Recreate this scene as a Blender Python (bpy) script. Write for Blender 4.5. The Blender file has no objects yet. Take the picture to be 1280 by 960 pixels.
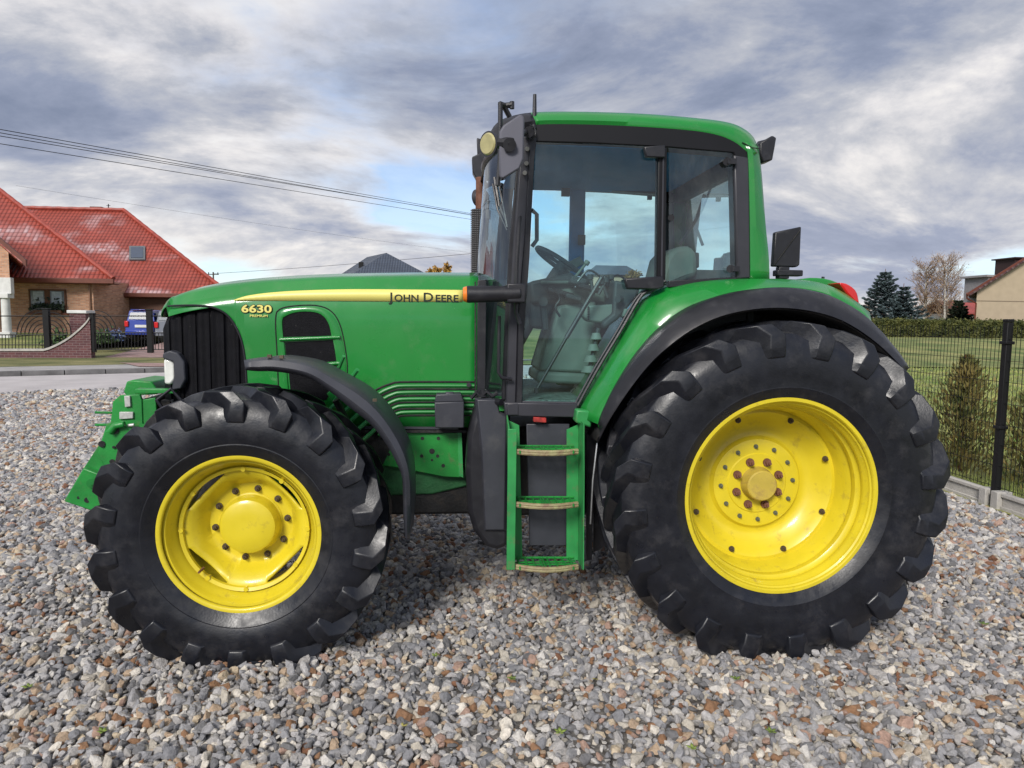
import bpy, bmesh, math, random
import numpy as np
from mathutils import Vector, Matrix, noise
random.seed(7); rng = np.random.default_rng(7)
PI = math.pi
C = bpy.context.scene.collection
sc = bpy.context.scene
# ------------------------------------------------------------------ camera
F, H = 880.0, 1.72
PSI, PHI, RHO = math.radians(4.8), math.radians(5.32), math.radians(0.7)
r0 = Vector((math.cos(PSI), -math.sin(PSI), 0))
fw = Vector((math.sin(PSI)*math.cos(PHI), math.cos(PSI)*math.cos(PHI), -math.sin(PHI)))
u0 = r0.cross(fw)
rt = r0*math.cos(RHO) + u0*math.sin(RHO)
up = u0*math.cos(RHO) - r0*math.sin(RHO)
cd = bpy.data.cameras.new('camera'); cam = bpy.data.objects.new('camera', cd); C.objects.link(cam)
cd.sensor_width = 36; cd.lens = F/1280*36; cd.clip_end = 6000; cd.clip_start = .05
M3 = Matrix((rt, up, -fw)).transposed()
cam.matrix_world = Matrix.Translation((0, 0, H)) @ M3.to_4x4()
sc.camera = cam
def ray(px, py): return fw + rt*((px-640)/F) + up*((480-py)/F)
def U(px, py, Y):                       # point on the plane Y seen at that place of the photograph
    d = ray(px, py); return Vector((0, 0, H)) + d*(Y/d.y)
def G(px, py, z=0.0):                   # point on level z
    d = ray(px, py); return Vector((0, 0, H)) + d*((z-H)/d.z)
# ------------------------------------------------------------------ materials
def mat(name, col, rough=.5, metal=0., var=.12, scale=6., bump=.0, bscale=60., coat=0., col2=None, emis=None, spec=None, rvar=.0, detail=4):
    m = bpy.data.materials.new(name); m.use_nodes = True
    nt = m.node_tree; N = nt.nodes; L = nt.links; b = N['Principled BSDF']
    tc = N.new('ShaderNodeTexCoord'); nz = N.new('ShaderNodeTexNoise'); nz.inputs['Scale'].default_value = scale; nz.inputs['Detail'].default_value = detail
    L.new(tc.outputs['Object'], nz.inputs['Vector'])
    cr = N.new('ShaderNodeValToRGB'); cr.color_ramp.elements[0].position = .3; cr.color_ramp.elements[1].position = .7
    c1 = tuple(max(0, c*(1-var)) for c in col[:3])+(1,)
    c2 = tuple(min(1, c*(1+var)) for c in (col2 or col)[:3])+(1,)
    cr.color_ramp.elements[0].color = c1; cr.color_ramp.elements[1].color = c2
    L.new(nz.outputs['Fac'], cr.inputs['Fac']); L.new(cr.outputs['Color'], b.inputs['Base Color'])
    b.inputs['Roughness'].default_value = rough; b.inputs['Metallic'].default_value = metal
    if spec is not None: b.inputs['Specular IOR Level'].default_value = spec
    if coat: b.inputs['Coat Weight'].default_value = coat; b.inputs['Coat Roughness'].default_value = .08
    if rvar:
        mr = N.new('ShaderNodeMapRange'); n3 = N.new('ShaderNodeTexNoise'); n3.inputs['Scale'].default_value = scale*2.3; n3.inputs['Detail'].default_value = 6
        L.new(tc.outputs['Object'], n3.inputs['Vector']); L.new(n3.outputs['Fac'], mr.inputs['Value'])
        mr.inputs['From Min'].default_value = .3; mr.inputs['From Max'].default_value = .7
        mr.inputs['To Min'].default_value = max(0, rough-rvar); mr.inputs['To Max'].default_value = min(1, rough+rvar); L.new(mr.outputs['Result'], b.inputs['Roughness'])
    if bump:
        n2 = N.new('ShaderNodeTexNoise'); n2.inputs['Scale'].default_value = bscale; n2.inputs['Detail'].default_value = 5
        bp = N.new('ShaderNodeBump'); bp.inputs['Strength'].default_value = bump; bp.inputs['Distance'].default_value = .02
        L.new(tc.outputs['Object'], n2.inputs['Vector']); L.new(n2.outputs['Fac'], bp.inputs['Height']); L.new(bp.outputs['Normal'], b.inputs['Normal'])
    return m
def dirt(m, col=(.16,.12,.075), lo=.56, hi=.75, scale=9., amount=.6, zfade=None):
    """dust and wear with a shape of its own, mixed over the paint"""
    nt = m.node_tree; N = nt.nodes; L = nt.links; b = N['Principled BSDF']
    src = b.inputs['Base Color'].links[0].from_socket
    tc = N.new('ShaderNodeTexCoord'); nz = N.new('ShaderNodeTexNoise'); nz.inputs['Scale'].default_value = scale; nz.inputs['Detail'].default_value = 9; nz.inputs['Roughness'].default_value = .68
    L.new(tc.outputs['Object'], nz.inputs['Vector'])
    mr = N.new('ShaderNodeMapRange'); mr.inputs['From Min'].default_value = lo; mr.inputs['From Max'].default_value = hi; mr.inputs['To Max'].default_value = amount
    L.new(nz.outputs['Fac'], mr.inputs['Value'])
    mx = N.new('ShaderNodeMix'); mx.data_type = 'RGBA'; L.new(mr.outputs['Result'], mx.inputs['Factor']); L.new(src, mx.inputs['A']); mx.inputs['B'].default_value = col+(1,)
    L.new(mx.outputs['Result'], b.inputs['Base Color'])
    return m
def glassmat(name, tint, refl=.12, rough=.02, smear=.0):
    m = bpy.data.materials.new(name); m.use_nodes = True; nt = m.node_tree; N = nt.nodes; L = nt.links
    for n in list(N): N.remove(n)
    o = N.new('ShaderNodeOutputMaterial'); t = N.new('ShaderNodeBsdfTransparent'); t.inputs['Color'].default_value = tint+(1,)
    g = N.new('ShaderNodeBsdfGlossy'); g.inputs['Roughness'].default_value = rough; g.inputs['Color'].default_value = (.9,.95,1,1)
    lw = N.new('ShaderNodeLayerWeight'); lw.inputs['Blend'].default_value = .25
    mr = N.new('ShaderNodeMapRange'); mr.inputs['To Min'].default_value = refl; mr.inputs['To Max'].default_value = .75
    L.new(lw.outputs['Fresnel'], mr.inputs['Value'])
    mx = N.new('ShaderNodeMixShader'); L.new(mr.outputs['Result'], mx.inputs['Fac']); L.new(t.outputs[0], mx.inputs[1]); L.new(g.outputs[0], mx.inputs[2])
    last = mx
    if smear:
        d = N.new('ShaderNodeBsdfDiffuse'); d.inputs['Color'].default_value = (.5,.5,.47,1)
        tc = N.new('ShaderNodeTexCoord'); nz = N.new('ShaderNodeTexNoise'); nz.inputs['Scale'].default_value = 3.2; nz.inputs['Detail'].default_value = 8; nz.inputs['Roughness'].default_value = .7
        mp = N.new('ShaderNodeMapping'); mp.inputs['Scale'].default_value = (1, 1, .35); mp.inputs['Rotation'].default_value = (0, .5, 0)
        L.new(tc.outputs['Object'], mp.inputs['Vector']); L.new(mp.outputs['Vector'], nz.inputs['Vector'])
        r2 = N.new('ShaderNodeMapRange'); r2.inputs['From Min'].default_value = .45; r2.inputs['From Max'].default_value = .75; r2.inputs['To Min'].default_value = .0; r2.inputs['To Max'].default_value = smear
        L.new(nz.outputs['Fac'], r2.inputs['Value'])
        m2 = N.new('ShaderNodeMixShader'); L.new(r2.outputs['Result'], m2.inputs['Fac']); L.new(mx.outputs[0], m2.inputs[1]); L.new(d.outputs[0], m2.inputs[2]); last = m2
    L.new(last.outputs[0], o.inputs['Surface']); return m
MT = {}
MT['green'] = dirt(mat('tractor_green', (.010,.205,.030), .30, var=.08, scale=2.5, coat=.5, rvar=.08), (.13,.22,.11), .54, .80, 7, .34)
MT['green_rib'] = mat('rib_green', (.014,.20,.038), .42, var=.08, scale=4)
MT['green_worn'] = dirt(mat('worn_green', (.014,.22,.036), .40, var=.2, scale=9, bump=.08, bscale=90), (.13,.12,.07), .56, .72, 16, .6)
MT['green_light'] = dirt(mat('ladder_green', (.03,.26,.07), .42, var=.15, scale=9), (.17,.13,.08), .55, .72, 16, .7)
MT['yellow'] = dirt(mat('rim_yellow', (.66,.53,.022), .38, var=.08, scale=5, coat=.2, rvar=.1), (.20,.12,.05), .57, .78, 15, .6)
MT['yellow_dusty'] = dirt(mat('hub_yellow', (.50,.38,.06), .6, var=.12, scale=12), (.25,.15,.07), .5, .7, 22, .6)
MT['black'] = mat('black_gasket', (.006,.006,.008), .45, var=.1, spec=.3)
MT['decal'] = mat('decal_yellow', (.78,.70,.19), .4, var=.03)
MT['rubber'] = dirt(mat('tyre_rubber', (.0085,.0095,.014), .38, var=.3, scale=8, bump=.05, bscale=90, rvar=.12), (.075,.072,.075), .52, .78, 6, .5)
MT['plastic'] = dirt(mat('black_plastic', (.014,.014,.018), .40, var=.2, scale=10, bump=.06, bscale=200, rvar=.08), (.12,.12,.125), .56, .8, 9, .3)
MT['greyplastic'] = dirt(mat('grey_plastic', (.040,.042,.053), .42, var=.12, scale=10, bump=.05, bscale=200), (.14,.135,.13), .56, .8, 7, .35)
MT['frame'] = mat('cab_frame_grey', (.032,.032,.040), .42, var=.12, scale=10)
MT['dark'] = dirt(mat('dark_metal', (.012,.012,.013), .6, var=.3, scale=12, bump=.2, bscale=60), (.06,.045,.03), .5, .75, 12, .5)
MT['mesh'] = dirt(mat('grille_mesh', (.005,.005,.007), .55, var=.3, scale=20, bump=.3, bscale=260, spec=.12), (.30,.29,.27), .68, .73, 22, .6)
MT['steel'] = mat('steel', (.42,.42,.42), .35, metal=.9, var=.2, scale=30)
MT['bolt'] = mat('bolt_dark', (.10,.075,.05), .5, metal=.3, var=.3, scale=40)
MT['rust'] = mat('rusty_pipe', (.13,.045,.022), .75, var=.3, scale=14, bump=.2, col2=(.17,.075,.05))
MT['rung'] = mat('rusty_rung', (.30,.19,.12), .65, var=.3, scale=24, bump=.3, bscale=80, col2=(.26,.25,.12))
MT['red'] = mat('red_lens', (.55,.012,.012), .15, var=.05, coat=.6)
MT['orange'] = mat('orange_lens', (.75,.20,.02), .2, var=.05, coat=.6)
MT['lens'] = mat('lamp_lens', (.75,.76,.72), .12, var=.1, coat=.6, scale=20)
MT['lens_y'] = mat('work_lamp_lens', (.42,.38,.18), .25, var=.15, coat=.5, scale=20)
MT['glass'] = glassmat('cab_glass', (.70,.92,.93), .05, smear=.035)
MT['glass_rear'] = glassmat('cab_glass_rear', (.72,.93,.94), .05, smear=.12)
MT['glass_front'] = glassmat('windscreen_glass', (.84,.95,.96), .10, smear=.03)
MT['trim'] = dirt(mat('cab_trim', (.15,.18,.155), .65, var=.15, scale=6, bump=.1, bscale=160), (.2,.18,.14), .55, .75, 9, .4)
MT['trim_dark'] = mat('cab_trim_dark', (.035,.042,.045), .6, var=.2, scale=10, bump=.1, bscale=160)
MT['sky_tinted_liner'] = mat('sky_tinted_headliner', (.04,.20,.46), .8, var=.1, scale=4)  # blue sky reflection of the door glass put into the lining's base colour
MT['mat'] = mat('floor_mat', (.13,.16,.14), .7, var=.4, scale=40, bump=.6, bscale=45)
MT['chrome'] = mat('mirror_glass', (.7,.7,.7), .05, metal=1., var=.02)
# ------------------------------------------------------------------ mesh helpers
class MB:
    def __init__(s): s.v = []; s.f = []; s.mir = False
    def add(s, verts, faces):
        o = len(s.v); s.v += [Vector(v) for v in verts]; s.f += [tuple(i+o for i in f) for f in faces]; return s
    def box(s, c, d, rot=None):
        x, y, z = d[0]/2, d[1]/2, d[2]/2
        P = [Vector((a*x, b*y, e*z)) for a in (-1,1) for b in (-1,1) for e in (-1,1)]
        if rot is not None: P = [rot @ p for p in P]
        P = [p+Vector(c) for p in P]
        return s.add(P, [(0,1,3,2),(4,6,7,5),(0,4,5,1),(2,3,7,6),(0,2,6,4),(1,5,7,3)])
    def box2(s, a, b):
        a = Vector(a); b = Vector(b); return s.box((a+b)/2, [abs(b[i]-a[i]) for i in range(3)])
    def cyl(s, a, b, r, r2=None, n=16, caps=True):
        a = Vector(a); b = Vector(b); r2 = r if r2 is None else r2
        d = (b-a).normalized(); q = d.orthogonal().normalized(); w = d.cross(q)
        P = []
        for i in range(n):
            t = 2*PI*i/n; e = q*math.cos(t)+w*math.sin(t); P += [a+e*r, b+e*r2]
        Fc = [(2*i, 2*((i+1)%n), 2*((i+1)%n)+1, 2*i+1) for i in range(n)]
        if caps: Fc += [tuple(2*i for i in range(n))[::-1], tuple(2*i+1 for i in range(n))]
        return s.add(P, Fc)
    def tube(s, pts, r, n=8, rs=None):
        pts = [Vector(p) for p in pts]; k = len(pts); P = []; prev = None
        for i, p in enumerate(pts):
            d = (pts[min(i+1,k-1)]-pts[max(i-1,0)]).normalized()
            q = d.orthogonal().normalized() if prev is None else (prev-d*prev.dot(d)).normalized()
            prev = q; w = d.cross(q); rr = rs[i] if rs else r
            P += [p+(q*math.cos(2*PI*j/n)+w*math.sin(2*PI*j/n))*rr for j in range(n)]
        Fc = [(i*n+j, i*n+(j+1)%n, (i+1)*n+(j+1)%n, (i+1)*n+j) for i in range(k-1) for j in range(n)]
        Fc += [tuple(range(n))[::-1], tuple(range((k-1)*n, k*n))]
        return s.add(P, Fc)
    def lathe(s, prof, c, n=64, rfun=None):          # prof [(y, r)] about the Y axis through c
        c = Vector(c); P = []; k = len(prof)
        for j in range(n):
            t = 2*PI*j/n
            for (y, r) in prof: P.append(c+Vector((r*math.cos(t), y, r*math.sin(t))))
        Fc = [(j*k+i, j*k+i+1, ((j+1)%n)*k+i+1, ((j+1)%n)*k+i) for j in range(n) for i in range(k-1)]
        return s.add(P, Fc)
    def plate(s, poly, Y, th, taper=0.):               # poly in photograph pixels on plane Y, extruded to Y+th
        pts = [U(x, y, Y) for x, y in poly]; return s.prism(pts, (0, th, 0), taper)
    def prism(s, pts, ext, taper=0.):
        ext = Vector(ext); n = len(pts); c = sum((Vector(p) for p in pts), Vector())/n
        back = [Vector(p)+ext+(c-Vector(p))*taper for p in pts]
        return s.add(list(pts)+back, [tuple(range(n)), tuple(range(2*n-1, n-1, -1))]+[(i, (i+1)%n, n+(i+1)%n, n+i) for i in range(n)])
    def grid(s, rows):                       # rows of equal length
        k = len(rows[0]); P = [p for r in rows for p in r]
        return s.add(P, [(i*k+j, i*k+j+1, (i+1)*k+j+1, (i+1)*k+j) for i in range(len(rows)-1) for j in range(k-1)])
    def mirror(s, yc): s.mir = yc; return s
    def build(s, name, m=None, parent=None, bevel=0, solid=0, sharp=32, label=None, recalc=True, soff=0, weld=False):
        if s.mir:                                   # the same part again on the other side of the tractor
            q = MB(); q.v = [Vector((p.x, 2*s.mir-p.y, p.z)) for p in s.v]; q.f = [f[::-1] for f in s.f]; q.build(name, m, parent, bevel, solid, sharp, label, recalc, soff, weld)
        me = bpy.data.meshes.new(name); me.from_pydata(s.v, [], s.f); me.update()
        bm = bmesh.new(); bm.from_mesh(me)
        if weld: bmesh.ops.remove_doubles(bm, verts=bm.verts, dist=1e-5)
        if recalc: bmesh.ops.recalc_face_normals(bm, faces=bm.faces)
        ca = math.radians(sharp)
        for f in bm.faces: f.smooth = True
        for e in bm.edges: e.smooth = not (len(e.link_faces) == 2 and e.calc_face_angle(0) > ca)
        bm.to_mesh(me); bm.free()
        if m: me.materials.append(m)
        o = bpy.data.objects.new(name, me); C.objects.link(o)
        if parent: o.parent = parent
        if solid: md = o.modifiers.new('s', 'SOLIDIFY'); md.thickness = solid; md.offset = soff
        if bevel: md = o.modifiers.new('b', 'BEVEL'); md.width = bevel; md.segments = 2; md.limit_method = 'ANGLE'; md.angle_limit = math.radians(35)
        if label: o['label'] = label
        return o
def tag(o, label=None, cat=None, group=None, kind=None):
    if label: o['label'] = label
    if cat: o['category'] = cat
    if group: o['group'] = group
    if kind: o['kind'] = kind
    return o
def thing(name, label, cat, group=None, parent=None, loc=None):
    o = bpy.data.objects.new(name, None); C.objects.link(o); o.empty_display_size = .2
    if parent: o.parent = parent
    if loc is not None: o.location = loc      # parts of such a thing are modelled around its own origin
    return tag(o, label, cat, group)
def resample(pts, n, closed=False):
    pts = [Vector(p) for p in pts]; L = [0]
    for a, b in zip(pts, pts[1:]): L.append(L[-1]+(b-a).length)
    out = []; j = 0
    for i in range(n):
        t = L[-1]*i/(n-1)
        while j < len(L)-2 and L[j+1] < t: j += 1
        k = (t-L[j])/max(1e-9, L[j+1]-L[j]); out.append(pts[j].lerp(pts[j+1], min(1,k)))
    return out
def smooth(pts, n):                                # catmull-rom through pixel points
    P = [Vector((p[0], p[1], 0)) for p in pts]; P = [P[0]*2-P[1]]+P+[P[-1]*2-P[-2]]; out = []
    for i in range(1, len(P)-2):
        for k in range(8):
            t = k/8; a, b, c, d = P[i-1:i+3]
            out.append(.5*((2*b)+(c-a)*t+(2*a-5*b+4*c-d)*t*t+(3*b-a-3*c+d)*t**3))
    out.append(P[-2]); return [(p.x, p.y) for p in resample(out, n)]
def textmesh(txt, size, origin, m, parent, name, extrude=.001, offset=0., shear=0., sx=1., space=1.):
    cu = bpy.data.curves.new(name, 'FONT'); cu.body = txt; cu.size = size; cu.extrude = extrude; cu.offset = offset; cu.shear = shear; cu.space_character = space; cu.resolution_u = 3
    t = bpy.data.objects.new(name, cu); C.objects.link(t); dg = bpy.context.evaluated_depsgraph_get(); dg.update()
    me = bpy.data.meshes.new_from_object(t.evaluated_get(dg)); bpy.data.objects.remove(t)
    me.transform(Matrix.Translation(origin) @ Matrix.Rotation(PI/2, 4, 'X') @ Matrix.Diagonal((sx, 1, 1, 1)))
    me.materials.clear(); me.materials.append(m); me.name = name
    o = bpy.data.objects.new(name, me); C.objects.link(o); o.parent = parent
    return o, (max(v.co.x for v in me.vertices) if me.vertices else 0)
# ================================================================== TRACTOR
CL = 4.62
T = thing('tractor', 'big green tractor with yellow wheels and black tyres parked side-on on the gravel', 'tractor')
def mirY(p): return Vector((p.x, 2*CL-p.y, p.z))
# ---------------------------------------------------------------- wheels
def tyre_mesh(R, b, r_bead, nl, hl, sweep, endlen, floorz, cz, wend, rot0=0.):
    """R tread radius over the lugs, b half width, nl lugs a side; centred on the hub"""
    Rc = R-hl
    prof = [(-b+.06, r_bead-.012), (-b+.045, r_bead+.012), (-b+.02, r_bead+.05), (-b+.013, r_bead+.066), (-b+.014, r_bead+.071), (-b+.003, r_bead+.12*(R/.875)), (-b, r_bead+.19*(R/.875)),
            (-b+.012, Rc-.085), (-b+.026, Rc-.045), (-b+.055, Rc-.012), (-b+.11, Rc), (-b*.25, Rc+.012), (0, Rc+.014)]
    full = prof+[(-y, r) for y, r in prof[-2::-1]]
    m = MB(); m.lathe(full, (0,0,0), 120)
    # lug path on the near half: radial down the side wall, then swept over the tread
    sh = [(-b+.004, Rc-endlen), (-b+.008, Rc-.085), (-b+.022, Rc-.045), (-b+.05, Rc-.014), (-b+.10, Rc), (-b*.45, Rc+.008), (-b*.1, Rc+.010), (b*.10, Rc+.010)]
    top = [(-b-.006, Rc-endlen+.008), (-b-.014, Rc-.078), (-b-.006, Rc-.014), (-b+.016, R-.007), (-b+.058, R), (-b*.45, R+.002), (-b*.1, R+.002), (b*.10, R)]
    nrm = [(-1,.1), (-1,.25), (-.85,.55), (-.45,.9), (-.12,1), (0,1), (0,1), (0,1)]
    hh = [.004, .022, .030, hl*.92, hl, hl, hl, hl*.9]
    # height near the shoulder: the top corner stays at radius R
    yy0, yy1 = -b+.03, b*.10
    ww = [wend*.76, wend*.84, wend*.93, wend*.96, wend*.82, wend*.60, wend*.55, wend*.60]
    for side in (-1, 1):
        for k in range(nl):
            th0 = rot0+2*PI*(k+(.5 if side > 0 else 0))/nl
            V = []
            for i, ((y, r), (ny, nr), h, w) in enumerate(zip(sh, nrm, hh, ww)):
                f = max(0, (y-yy0)/(yy1-yy0)); th = th0+sweep*(f**.72)
                ytop, rtop = top[i]
                sl = .72 if i < 4 else .62
                for (yq, rq, aa) in ((y-ny*.012, r-nr*.014, -w*.60), (ytop, rtop, -w*.50), (ytop, rtop, w*(.22 if i > 1 else .34)), (y-ny*.012, r-nr*.014, w*.78)):
                    a = th+aa/rq; V.append(Vector((rq*math.cos(a), -side*yq*1. if False else (yq if side < 0 else -yq), rq*math.sin(a))))
            n = len(sh); Fc = [(i*4+j, i*4+j+1, (i+1)*4+j+1, (i+1)*4+j) for i in range(n-1) for j in range(3)]+[(3,2,1,0), ((n-1)*4, (n-1)*4+1, (n-1)*4+2, (n-1)*4+3)]
            m.add(V, Fc)
    # the foot of the tyre gives way a little on the ground
    for v in m.v:
        z = v.z+cz; lim = floorz+.03
        if z < lim: v.z = lim-cz-(lim-z)*.35
        if v.z < 0:
            q = min(1, max(0, (-v.z-r_bead)/(R-r_bead))); e = max(0, 1-abs(v.x)/(R*.55)); v.y *= 1+.045*q*e
    return m
def bolt_mb(r, h, washer=True):
    m = MB()
    if washer: m.cyl((0,0,0), (0,-h*.35,0), r*1.5, n=14)
    m.cyl((0,-h*.3,0), (0,-h,0), r, n=6); m.cyl((0,-h,0), (0,-h*1.5,0), r*.5, n=8); return m
def put_bolts(par, proto, spots):
    for i, p in enumerate(spots):
        o = proto if i == 0 else proto.copy()
        if i: C.objects.link(o)
        o.location = p; o.parent = par
def slotted_disc(m, yr, Rin, Rrim, dcut, n=144):
    """wheel disc whose four straight sides leave slots against the rim; yr(r) is the dish"""
    rows = []
    for j in range(n+1):
        t = 2*PI*j/n; q = (t-PI/4) % (PI/2); q = min(q, PI/2-q)
        # superellipse corner between straight side and circle
        ro = min(Rrim, dcut/math.cos(q)) if q < .46 else Rrim
        row = []
        for i in range(9):
            r = Rin+(ro-Rin)*i/8; row.append(Vector((r*math.cos(t), yr(r/1.0), r*math.sin(t))))
        rows.append(row)
    m.grid(rows)
def front_wheel(cx, cz, mir, nm='front_wheel'):
    ys = 3.66 if not mir else 2*CL-3.66
    w = thing(nm, None, None, parent=T); w.location = (cx, ys, cz)
    if mir: w.rotation_euler = (0, 0, PI)
    rd = -.15                                   # flange plane relative to tyre middle (3.51)
    tyre_mesh(.728, .212, .392, 18, .044, .44, .118, -.05, cz, .098, rot0=.16).build('tyre', MT['rubber'], w, bevel=.004, sharp=28)
    m = MB()
    m.lathe([(rd-.004,.362), (rd-.012,.372), (rd-.012,.384), (rd-.002,.390), (rd+.012,.384), (rd+.02,.37), (rd+.012,.362), (rd+.012,.352), (rd+.03,.345), (rd+.055,.34), (rd+.075,.325), (rd+.09,.322), (rd+.10,.31), (rd+.25,.308), (rd+.27,.34), (rd+.31,.37), (rd+.30,.386)], (0,0,0), 96)
    m.v = [Vector((p.x*1.035, p.y, p.z*1.035)) for p in m.v]
    rim = m.build('rim', MT['yellow'], w, solid=.006, sharp=40)
    d = MB()
    def yr(r):
        pts = [(.10,rd+.215),(.205,rd+.215),(.218,rd+.208),(.245,rd+.15),(.258,rd+.125),(.275,rd+.108),(.325,rd+.10)]
        for (a, ya), (b2, yb) in zip(pts, pts[1:]):
            if r <= b2: return ya+(yb-ya)*max(0, (r-a))/(b2-a)
        return pts[-1][1]
    slotted_disc(d, yr, .10, .318, .262)
    d.v = [Vector((p.x*1.03, p.y, p.z*1.03)) for p in d.v]
    d.build('disc', MT['yellow'], w, solid=.012, sharp=50, weld=True)
    # weld ring and lug blocks on the rim where disc meets it
    wr = MB(); wr.lathe([(rd+.075,.322),(rd+.082,.305),(rd+.10,.303)], (0,0,0), 96)
    for a in (45, 135, 225, 315, 0, 90, 180, 270):
        t = math.radians(a+ (8 if a % 90 else 0)); c = Vector((.312*math.cos(t), rd+.085, .312*math.sin(t)))
        wr.cyl(c+Vector((0,.02,0)), c-Vector((0,.012,0)), .012, n=10)
    wr.build('weld_ring', MT['yellow'], w)
    h = MB(); h.lathe([(rd+.22,.160),(rd+.205,.160),(rd+.20,.152),(rd+.15,.147),(rd+.128,.138),(rd+.118,.12),(rd+.114,.05),(rd+.114,.001)], (.0,0,0), 56)
    h.build('hub', MT['yellow'], w, sharp=30)
    p = bolt_mb(.0115, .026).build('wheel_bolt', MT['bolt'], w)
    put_bolts(w, p, [(.186*math.cos(math.radians(a)), rd+.209, .186*math.sin(math.radians(a))) for a in (7+36*k for k in range(10))])
    MB().lathe([(.13,.09),(.33,.08),(.33,.001)], (0,0,0), 24).build('axle_end', MT['dark'], w)
    v = MB(); v.cyl((.29*math.cos(3.9), rd+.09, .29*math.sin(3.9)), (.30*math.cos(3.9), rd+.04, .30*math.sin(3.9)), .006, n=8); v.build('valve', MT['rust'], w)
    return w
FC = U(300, 668, 3.51); RC = U(977, 620.5, 3.52)
front_wheel(FC.x, FC.z, False); front_wheel(FC.x, FC.z, True)
def rear_wheel(cx, cz, mir):
    ys = 3.735 if not mir else 2*CL-3.735
    w = thing('rear_wheel', None, None, parent=T); w.location = (cx, ys, cz)
    if mir: w.rotation_euler = (0, 0, PI)
    rd = -.215
    tyre_mesh(.925, .272, .517, 20, .050, .44, .138, -.10, cz, .114, rot0=.12).build('tyre', MT['rubber'], w, bevel=.005, sharp=28)
    m = MB()
    m.lathe([(rd+.0,.488), (rd-.010,.498), (rd-.010,.512), (rd+.0,.520), (rd+.012,.515), (rd+.012,.50), (rd+.0,.49), (rd+.008,.482), (rd+.026,.481), (rd+.038,.470), (rd+.062,.468), (rd+.075,.474), (rd+.088,.470), (rd+.10,.455), (rd+.125,.452), (rd+.138,.458), (rd+.15,.454), (rd+.165,.440), (rd+.20,.437), (rd+.215,.428), (rd+.30,.426), (rd+.31,.41), (rd+.42,.41), (rd+.46,.49), (rd+.45,.515)], (0,0,0), 128)
    m.v = [Vector((p.x*1.025, p.y, p.z*1.025)) for p in m.v]
    m.build('rim', MT['yellow'], w, solid=.006, sharp=40)
    d = MB(); d.lathe([(rd+.255,.428),(rd+.250,.405),(rd+.262,.39),(rd+.28,.375),(rd+.325,.335),(rd+.343,.305),(rd+.346,.285),(rd+.338,.262),(rd+.325,.252),(rd+.321,.249),(rd+.312,.246),(rd+.310,.240),(rd+.310,.170),(rd+.304,.164),(rd+.305,.001)], (0,0,0), 96); d.v = [Vector((p.x*1.025, p.y, p.z*1.025)) for p in d.v]
    d.build('disc', MT['yellow'], w, sharp=30)
    h = MB(); h.lathe([(rd+.31,.098),(rd+.30,.097),(rd+.262,.088),(rd+.235,.086),(rd+.228,.079),(rd+.228,.001)], (0,0,0), 40); h.build('hub', MT['yellow_dusty'], w)
    p = bolt_mb(.0085, .018).build('wheel_bolt', mat('zinc_bolt', (.16,.17,.13), .5, metal=.5, var=.3, scale=30), w)
    put_bolts(w, p, [(.212*math.cos(math.radians(4+30*k)), rd+.310, .212*math.sin(math.radians(4+30*k))) for k in range(12)])
    p = bolt_mb(.0155, .034).build('wheel_nut', MT['rust'], w)
    put_bolts(w, p, [(.131*math.cos(math.radians(22+45*k)), rd+.304, .131*math.sin(math.radians(22+45*k))) for k in range(8)])
    p = bolt_mb(.011, .022).build('rim_clamp', MT['bolt'], w)
    put_bolts(w, p, [(.398*math.cos(math.radians(22+45*k)), rd+.256, .398*math.sin(math.radians(22+45*k))) for k in range(8)])
    MB().lathe([(.13,.14),(.30,.13),(.30,.001)], (0,0,0), 24).build('axle_end', MT['dark'], w)
    return w
rear_wheel(RC.x, RC.z, False); rear_wheel(RC.x, RC.z, True)
# ---------------------------------------------------------------- hood
YS = 4.20                                     # plane of the hood side
XR = U(598, 400, YS).x; XG = U(309, 430, YS).x; XN = U(199, 380, 4.40).x
top_px = smooth([(197,383),(203,376),(214,369),(240,361),(280,354),(330,349),(400,345),(500,343),(600,343)], 60)
TOP = [(U(x, y, 4.32).x, U(x, y, 4.32).z) for x, y in top_px]
def interp(tab, x):
    if x <= tab[0][0]: return tab[0][1]
    for (a, b), (c, d) in zip(tab, tab[1:]):
        if x <= c: return b+(d-b)*(x-a)/(c-a)
    return tab[-1][1]
def halfw(x):                                  # plan half width of the hood
    t = (x-XN)/.50
    if t >= 1: return .42
    t = max(0, t); return .42*(1-(1-t)**4)**.27*.995
opening = smooth([(203,383),(225,382),(250,382),(270,385),(287,395),(300,415),(307,440),(310,475),(310,505)], 80)
OPN = [(U(x, y, YS+.03).x, U(x, y, YS+.03).z) for x, y in opening]
ZB = U(450, 534, YS).z                       # lower edge of the side panel
ZBn = U(300, 515, YS).z
def zopen(x):
    if x >= OPN[-1][0]-.002: return None
    return interp(OPN, x)
def station(x, zlow):
    w = halfw(x); zt = interp(TOP, x); k = min(1, w/.42)
    zs = zt-.135*min(1, .35+.65*k) if x > XN+.1 else zt-.06
    zlow = min(zlow, zs-.004)
    prof = [(0, zlow)]
    prof += [(0, zlow+(zs-zlow)*i/4) for i in range(1, 5)]
    d = zt-zs
    prof += [(.010*k, zs+d*.22), (.024*k, zs+d*.36), (.030*k, zs+d*.42), (.046*k, zs+d*.50), (.075*k, zs+d*.78), (.11*k, zs+d*.93), (.17*k, zs+d), (.30*k, zs+d+.022*k), (w, zs+d+.03*k)]
    return [Vector((x, CL-w+yy, z)) for yy, z in prof]
xs = [XN+.002+ (XG-XN)*(i/34)**1.25 for i in range(34)]
lastx = OPN[-1][0]
rows = [];
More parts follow.
